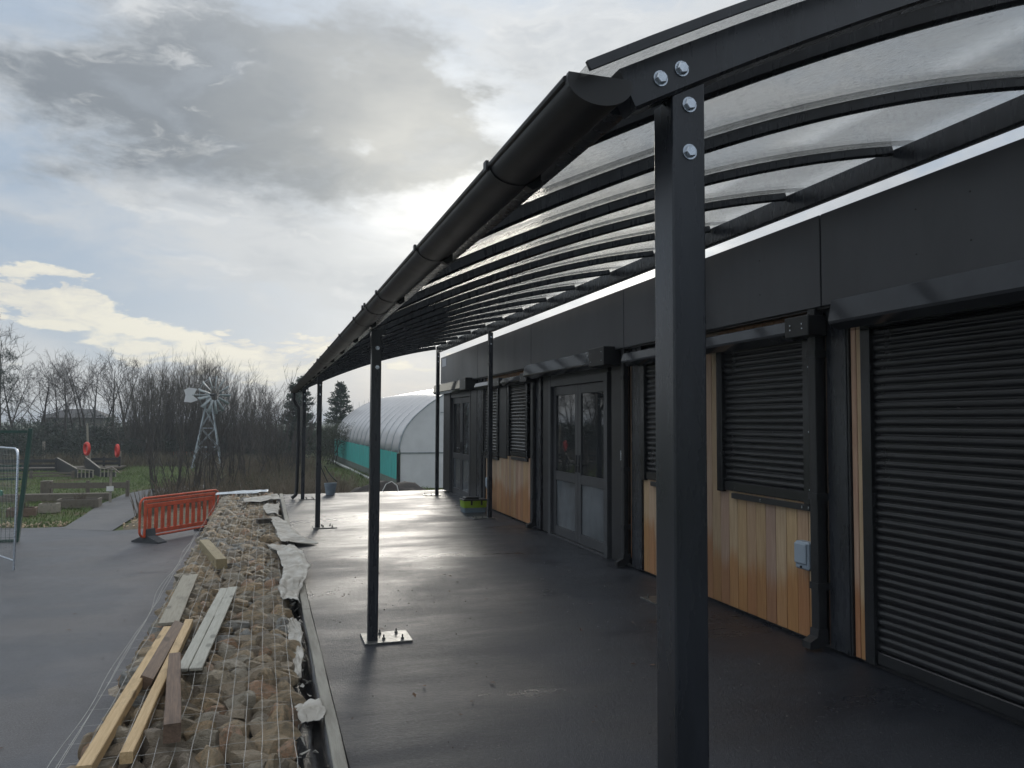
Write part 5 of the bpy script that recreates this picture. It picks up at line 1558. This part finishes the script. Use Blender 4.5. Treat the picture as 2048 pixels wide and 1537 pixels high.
# conifers
def conifer(seed, H, R0, cards=7500):
    rr = random.Random(seed); tr, cr = MB(), MB()
    branch(tr, Vector((0, 0, 0)), Vector((0, 0, 1)), H, H * 0.018, 0.012, 8, rr, 0.006, 0.0, 6)
    nb_ = 110
    for k in range(nb_):
        q = 0.10 + 0.88 * (k / nb_) ** 0.9
        a = rr.uniform(0, 6.283); L1 = R0 * (1 - q) ** 0.75 * rr.uniform(0.65, 1.15) + 0.08
        p = Vector((0, 0, H * q)); d = Vector((math.cos(a), math.sin(a), rr.uniform(-0.15, 0.35)))
        pts, dr = branch(tr, p, d.normalized(), L1, 0.018, 0.005, 5, rr, 0.06, 0.02, 3)
        for c in range(max(6, int(cards / nb_ * (L1 / R0 + 0.25)))):
            x = rr.uniform(0.15, 1.0) * 5; i = min(int(x), 4)
            pp = pts[i].lerp(pts[i + 1], x - i) + Vector((rr.gauss(0, .07), rr.gauss(0, .07), rr.gauss(-.03, .06)))
            v = (dr[i] + Vector((rr.gauss(0, .6), rr.gauss(0, .6), rr.gauss(0, .5)))).normalized() * rr.uniform(0.06, 0.15)
            w = v.orthogonal().normalized() * 0.045
            i0 = len(cr.v); cr.v += [tuple(pp - v * .3 - w), tuple(pp - v * .3 + w), tuple(pp + v + w * .4), tuple(pp + v - w * .4)]
            cr.f.append((i0, i0 + 1, i0 + 2, i0 + 3))
    return tr, cr
c1 = plant('spruce_tree', *conifer(31, 5.9, 1.5), 'dark spruce with a spiky tip behind the far end of the canopy', 'conifer', None, ('bark', 'needles'))
c1.location = (px2x(603, 55), 55, LOW)
c1b = plant('spruce_tree', *conifer(33, 5.3, 1.5, 6000), 'dark spruce just left of the spiky one behind the downpipe', 'conifer', None, ('bark', 'needles'))
c1b.location = (px2x(588, 54), 54, LOW)
c2 = plant('spruce_tree', *conifer(32, 5.6, 1.9, 8000), 'dark broad spruce rising behind the polytunnel and the green bush', 'conifer', None, ('bark', 'needles'))
c2.location = (px2x(680, 57), 57, LOW)
# tall pine at the left
rr = random.Random(41)
tr, cr = bare_tree(42, 10.0, 0.5, 12, 6, 4, 0.13, 0.35)
for q in range(34):
    hq = rr.uniform(0.42, 1.0); a = rr.uniform(0, 6.28); rad = (1.15 - hq) * 2.4 * rr.uniform(0.4, 1)
    leaves(cr, (math.cos(a) * rad, math.sin(a) * rad, 9.3 * hq), (0.55, 0.55, 0.32), 110, 0.10, rr, 0.35, 0, q)
pn = plant('pine_tree', tr, cr, 'tall loose pine with dark tufts at the left edge behind the fence', 'pine', None, ('bark', 'needles'))
pn.location = (px2x(6, 58), 58, LOW); pn.scale = (0.78, 0.78, 0.80)
# round green bush by the tunnel
rr = random.Random(51); tr, cr = MB(), MB()
for q in range(9):
    leaves(cr, (rr.uniform(-1.1, 1.1), rr.uniform(-1, 1), rr.uniform(0.8, 2.3)), (1.0, 1.0, 0.8), 700, 0.06, rr, 0.5, 0.2, q)
    branch(tr, Vector((rr.uniform(-.3, .3), 0, 0)), Vector((rr.uniform(-.4, .4), rr.uniform(-.3, .3), 1)).normalized(), 2.4, 0.03, 0.01, 4, rr, 0.1, 0, 4)
ob = plant('round_bush', tr, cr, 'rounded olive green bush beside the far corner of the polytunnel', 'bush', None, ('bark', 'ivy'))
ob.location = (px2x(664, 49), 49, LOW); ob.scale = (0.95, 1, 0.95)
# willow coppice and hazel between path and terrace
cop = plant('willow_coppice', *willow(61, 4.6, 44, 0.7, 0.55, 10, 0.022), 'fan of brown coppice stems left of the far canopy posts', 'coppice', None, ('willow', 'twig'))
cop.location = (px2x(560, 37), 37, LOW)
GH_ = 'thin saplings behind the orange barrier'
hz = plant('hazel_sapling', *willow(62, 2.4, 9, 0.25, 0.42, 6, 0.022), 'dark bare sapling clump right behind the orange barrier', 'sapling', GH_, ('bark', 'twig'))
hz.location = (px2x(352, 26.5), 26.5, LOW)
for i, (px, Yw, s_, lb) in enumerate(((385, 27.5, 1.0, 'bare sapling clump below the windpump legs'), (418, 28.5, 1.1, 'bare sapling clump behind the right end of the orange barrier'), (460, 30.5, 1.15, 'bare sapling clump beyond the far end of the stone wall'), (322, 30.0, 0.9, 'bare sapling clump at the bend of the path'), (500, 33, 1.2, 'bare sapling clump left of the brown coppice'))):
    copy_tree(hz, (px2x(px, Yw), Yw, LOW), rt_.uniform(0, 6), (s_, s_, s_), lb)

# ================================================================== GRASS AND GROUND COVER
def blades(name, n, area, hmin, hmax, w, mat, label, seed, lean=0.35, dens=None):
    rr = random.Random(seed); m = MB()
    k = 0
    while k < n:
        x = rr.uniform(area[0], area[1]); y = area[2] + (area[3] - area[2]) * rr.random() ** 1.25
        if dens and rr.random() > dens(x, y):
            continue
        k += 1
        h = rr.uniform(hmin, hmax); a = rr.uniform(0, 6.283)
        lx, ly = rr.gauss(0, lean) * h, rr.gauss(0, lean) * h
        z = gz(x, y) - 0.01
        dxx, dyy = math.cos(a) * w, math.sin(a) * w
        i = len(m.v)
        m.v += [(x - dxx, y - dyy, z), (x + dxx, y + dyy, z), (x + lx * .5 + dxx * .6, y + ly * .5 + dyy * .6, z + h * .6), (x + lx, y + ly, z + h)]
        m.f.append((i, i + 1, i + 2)); m.f.append((i, i + 2, i + 3))
    return tag(m.build(name, M[mat], fix=False), label, None, None, 'stuff')
def inside_path(x, y):
    if y < 21.5: return True
    for i in range(len(pl_) - 1):
        a, b_, c, e_ = pl_[i], pl_[i + 1], pr_[i], pr_[i + 1]
        if a[1] <= y <= b_[1] or c[1] <= y <= e_[1]:
            f = (y - a[1]) / max(0.01, b_[1] - a[1])
            xl = a[0] + (b_[0] - a[0]) * min(max(f, 0), 1)
            f2 = (y - c[1]) / max(0.01, e_[1] - c[1])
            xr = c[0] + (e_[0] - c[0]) * min(max(f2, 0), 1)
            if xl - 0.05 < x < xr + 0.05: return True
    return False
def d_lawn(x, y):
    if inside_path(x, y): return 0
    return 0.25 + 0.9 * max(0, mnoise.noise(Vector((x * 0.5, y * 0.35, 5))) + 0.35)
blades('grass', 26000, (-16, -3.8, 22.2, 50), 0.05, 0.16, 0.012, 'grassblade', 'short green winter grass over the lawn', 1, 0.5, d_lawn)
blades('grass', 6000, (1.6, 6.0, 22.5, 45), 0.06, 0.18, 0.014, 'grassblade', 'green grass beside the polytunnel', 2, 0.5)
blades('dry_grass', 6000, (-3.6, 2.2, 23, 46), 0.3, 1.0, 0.007, 'drygrass', 'pale dry reeds and tall dead grass between path and polytunnel', 3, 0.22, lambda x, y: 0 if inside_path(x, y) else 0.3 + 0.9 * max(0, mnoise.noise(Vector((x * .6, y * .4, 2))) + 0.3))
blades('dry_grass', 9000, (-22, 1.0, 47.5, 55), 0.3, 0.9, 0.014, 'drygrass', 'band of dead reeds along the foot of the trees', 4, 0.25)
rr = random.Random(71); br = MB()
for q in range(46):
    x = rr.uniform(-2.2, 2.2) ; y = rr.uniform(24.5, 34)
    if inside_path(x, y): continue
    leaves(br, (x, y, LOW + 0.25), (0.6, 0.6, 0.38), 150, 0.035, rr, 0.6, 0.15, q)
tag(br.build('undergrowth', M['ivy'], fix=False), 'low bramble and weeds between path and polytunnel', None, None, 'stuff')
rr = random.Random(72); br = MB()
for q in range(50):
    x = rr.uniform(0.2, 2.6); y = rr.uniform(20.2, 27)
    for c in range(40):
        a = rr.uniform(0, 6.28); d_ = Vector((math.cos(a) * .5, math.sin(a) * .5, 1)).normalized()
        branch(br, Vector((x + rr.gauss(0, .25), y + rr.gauss(0, .25), LOW)), d_, rr.uniform(0.5, 1.3), 0.006, 0.003, 3, rr, 0.15, -0.08, 3)
tag(br.build('bracken', M['drygrass'], fix=False), 'rusty dead bracken beyond the far corner of the terrace', None, None, 'stuff')
# stones and clods along the edge of the tarmac
rr = random.Random(81); gr = MB()
for q in range(900):
    if q < 420:
        f = rr.random(); x = -9.5 + 5.0 * f; y = 22.4 - 0.25 * f + rr.uniform(-0.15, 0.9); 
    else:
        x = rr.uniform(-3.9, 0.2); y = 21.4 + rr.random() ** 1.5 * 3.5
    if inside_path(x, y): continue
    s_ = rr.uniform(0.015, 0.055); me = rock_me[5 + rr.randrange(4)]
    Mx = Matrix.Translation((x, y, LOW + s_ * 0.3)) @ Euler((rr.uniform(0, 3), rr.uniform(0, 3), rr.uniform(0, 3))).to_matrix().to_4x4() @ Matrix.Diagonal((s_, s_ * .8, s_ * .6, 1))
    gr.add([Mx @ v.co for v in me.vertices], [tuple(p.vertices) for p in me.polygons])
tag(gr.build('rubble', M['stone'], fix=False), 'loose stones and clods along the far edge of the tarmac', None, None, 'stuff')
m = MB()
nb = 16
for j in range(nb + 1):
    for i in range(nb + 1):
        u = i / nb; v = j / nb
        hh = 0.30 * math.sin(math.pi * u) ** 0.8 * math.sin(math.pi * v) ** 0.7 + 0.05 * mnoise.noise(Vector((u * 9, v * 9, 0)))
        m.v.append((-3.65 + 3.8 * u, 21.2 + 4.2 * v, LOW - 0.04 + hh))
for j in range(nb):
    for i in range(nb):
        k = j * (nb + 1) + i
        m.f.append((k, k + 1, k + nb + 2, k + nb + 1))
tag(m.build('soil_bank', pbr('stony_soil', (0.12, 0.10, 0.065), 0.9, var=0.4, vs=9, bump=0.9, bs=14), smooth=60, fix=False), 'low stony soil bank behind the orange barrier', 'soil bank', None, 'structure')
# grit on the terrace
rr = random.Random(91); gr = MB()
for q in range(170):
    p = cl(rr.uniform(0.5, 3.5), rr.uniform(1.6, 9) , 0)
    s_ = rr.uniform(0.002, 0.0055); me = rock_me[5 + rr.randrange(4)]
    Mx = Matrix.Translation((p.x, p.y, s_ * 0.4)) @ Euler((rr.uniform(0, 3), rr.uniform(0, 3), rr.uniform(0, 3))).to_matrix().to_4x4() @ Matrix.Diagonal((s_ * rr.uniform(1, 2), s_, s_ * .7, 1))
    gr.add([Mx @ v.co for v in me.vertices], [tuple(p_.vertices) for p_ in me.polygons])
tag(gr.build('grit', M['rubble'], fix=False), 'fine grit scattered on the wet asphalt', None, None, 'stuff')

# fallen leaves and chips
rr = random.Random(95); gr = MB()
for q in range(150):
    if q < 95:
        x, y, z = rr.uniform(-6.5, -1.2), 4.5 + 16 * rr.random() ** 1.3, LOW + 0.006
    else:
        p = cl(rr.uniform(0.5, 3.2), 2.2 + 13 * rr.random() ** 1.5); x, y, z = p.x, p.y, 0.006
    L0 = rr.uniform(0.012, 0.032); a = rr.uniform(0, 6.28); u = Vector((math.cos(a), math.sin(a), rr.uniform(-.1, .25))) * L0; w_ = Vector((-math.sin(a), math.cos(a), rr.uniform(-.2, .2))) * L0 * 0.45
    c = Vector((x, y, z + 0.004))
    gr.face([c - u, c + w_ + Vector((0, 0, .004)), c + u, c - w_ + Vector((0, 0, .003))])
tag(gr.build('fallen_leaves', M['deadleaf'], fix=False), 'small dead leaves scattered over yard and terrace', None, None, 'stuff')

# ================================================================== HAZE
m = MB().box(-950, -350, -3.2, 950, 1250, 9.5)
hv_ = bpy.data.materials.new('thin_winter_air'); hv_.use_nodes = True
nt = hv_.node_tree; nt.nodes.clear()
ho = nt.nodes.new('ShaderNodeOutputMaterial'); pv = nt.nodes.new('ShaderNodeVolumePrincipled')
pv.inputs['Color'].default_value = (0.86, 0.92, 1.0, 1); pv.inputs['Density'].default_value = 0.0013
nt.links.new(pv.outputs[0], ho.inputs['Volume'])
tag(m.build('haze', hv_), 'thin grey winter air over the whole place', None, None, 'stuff')
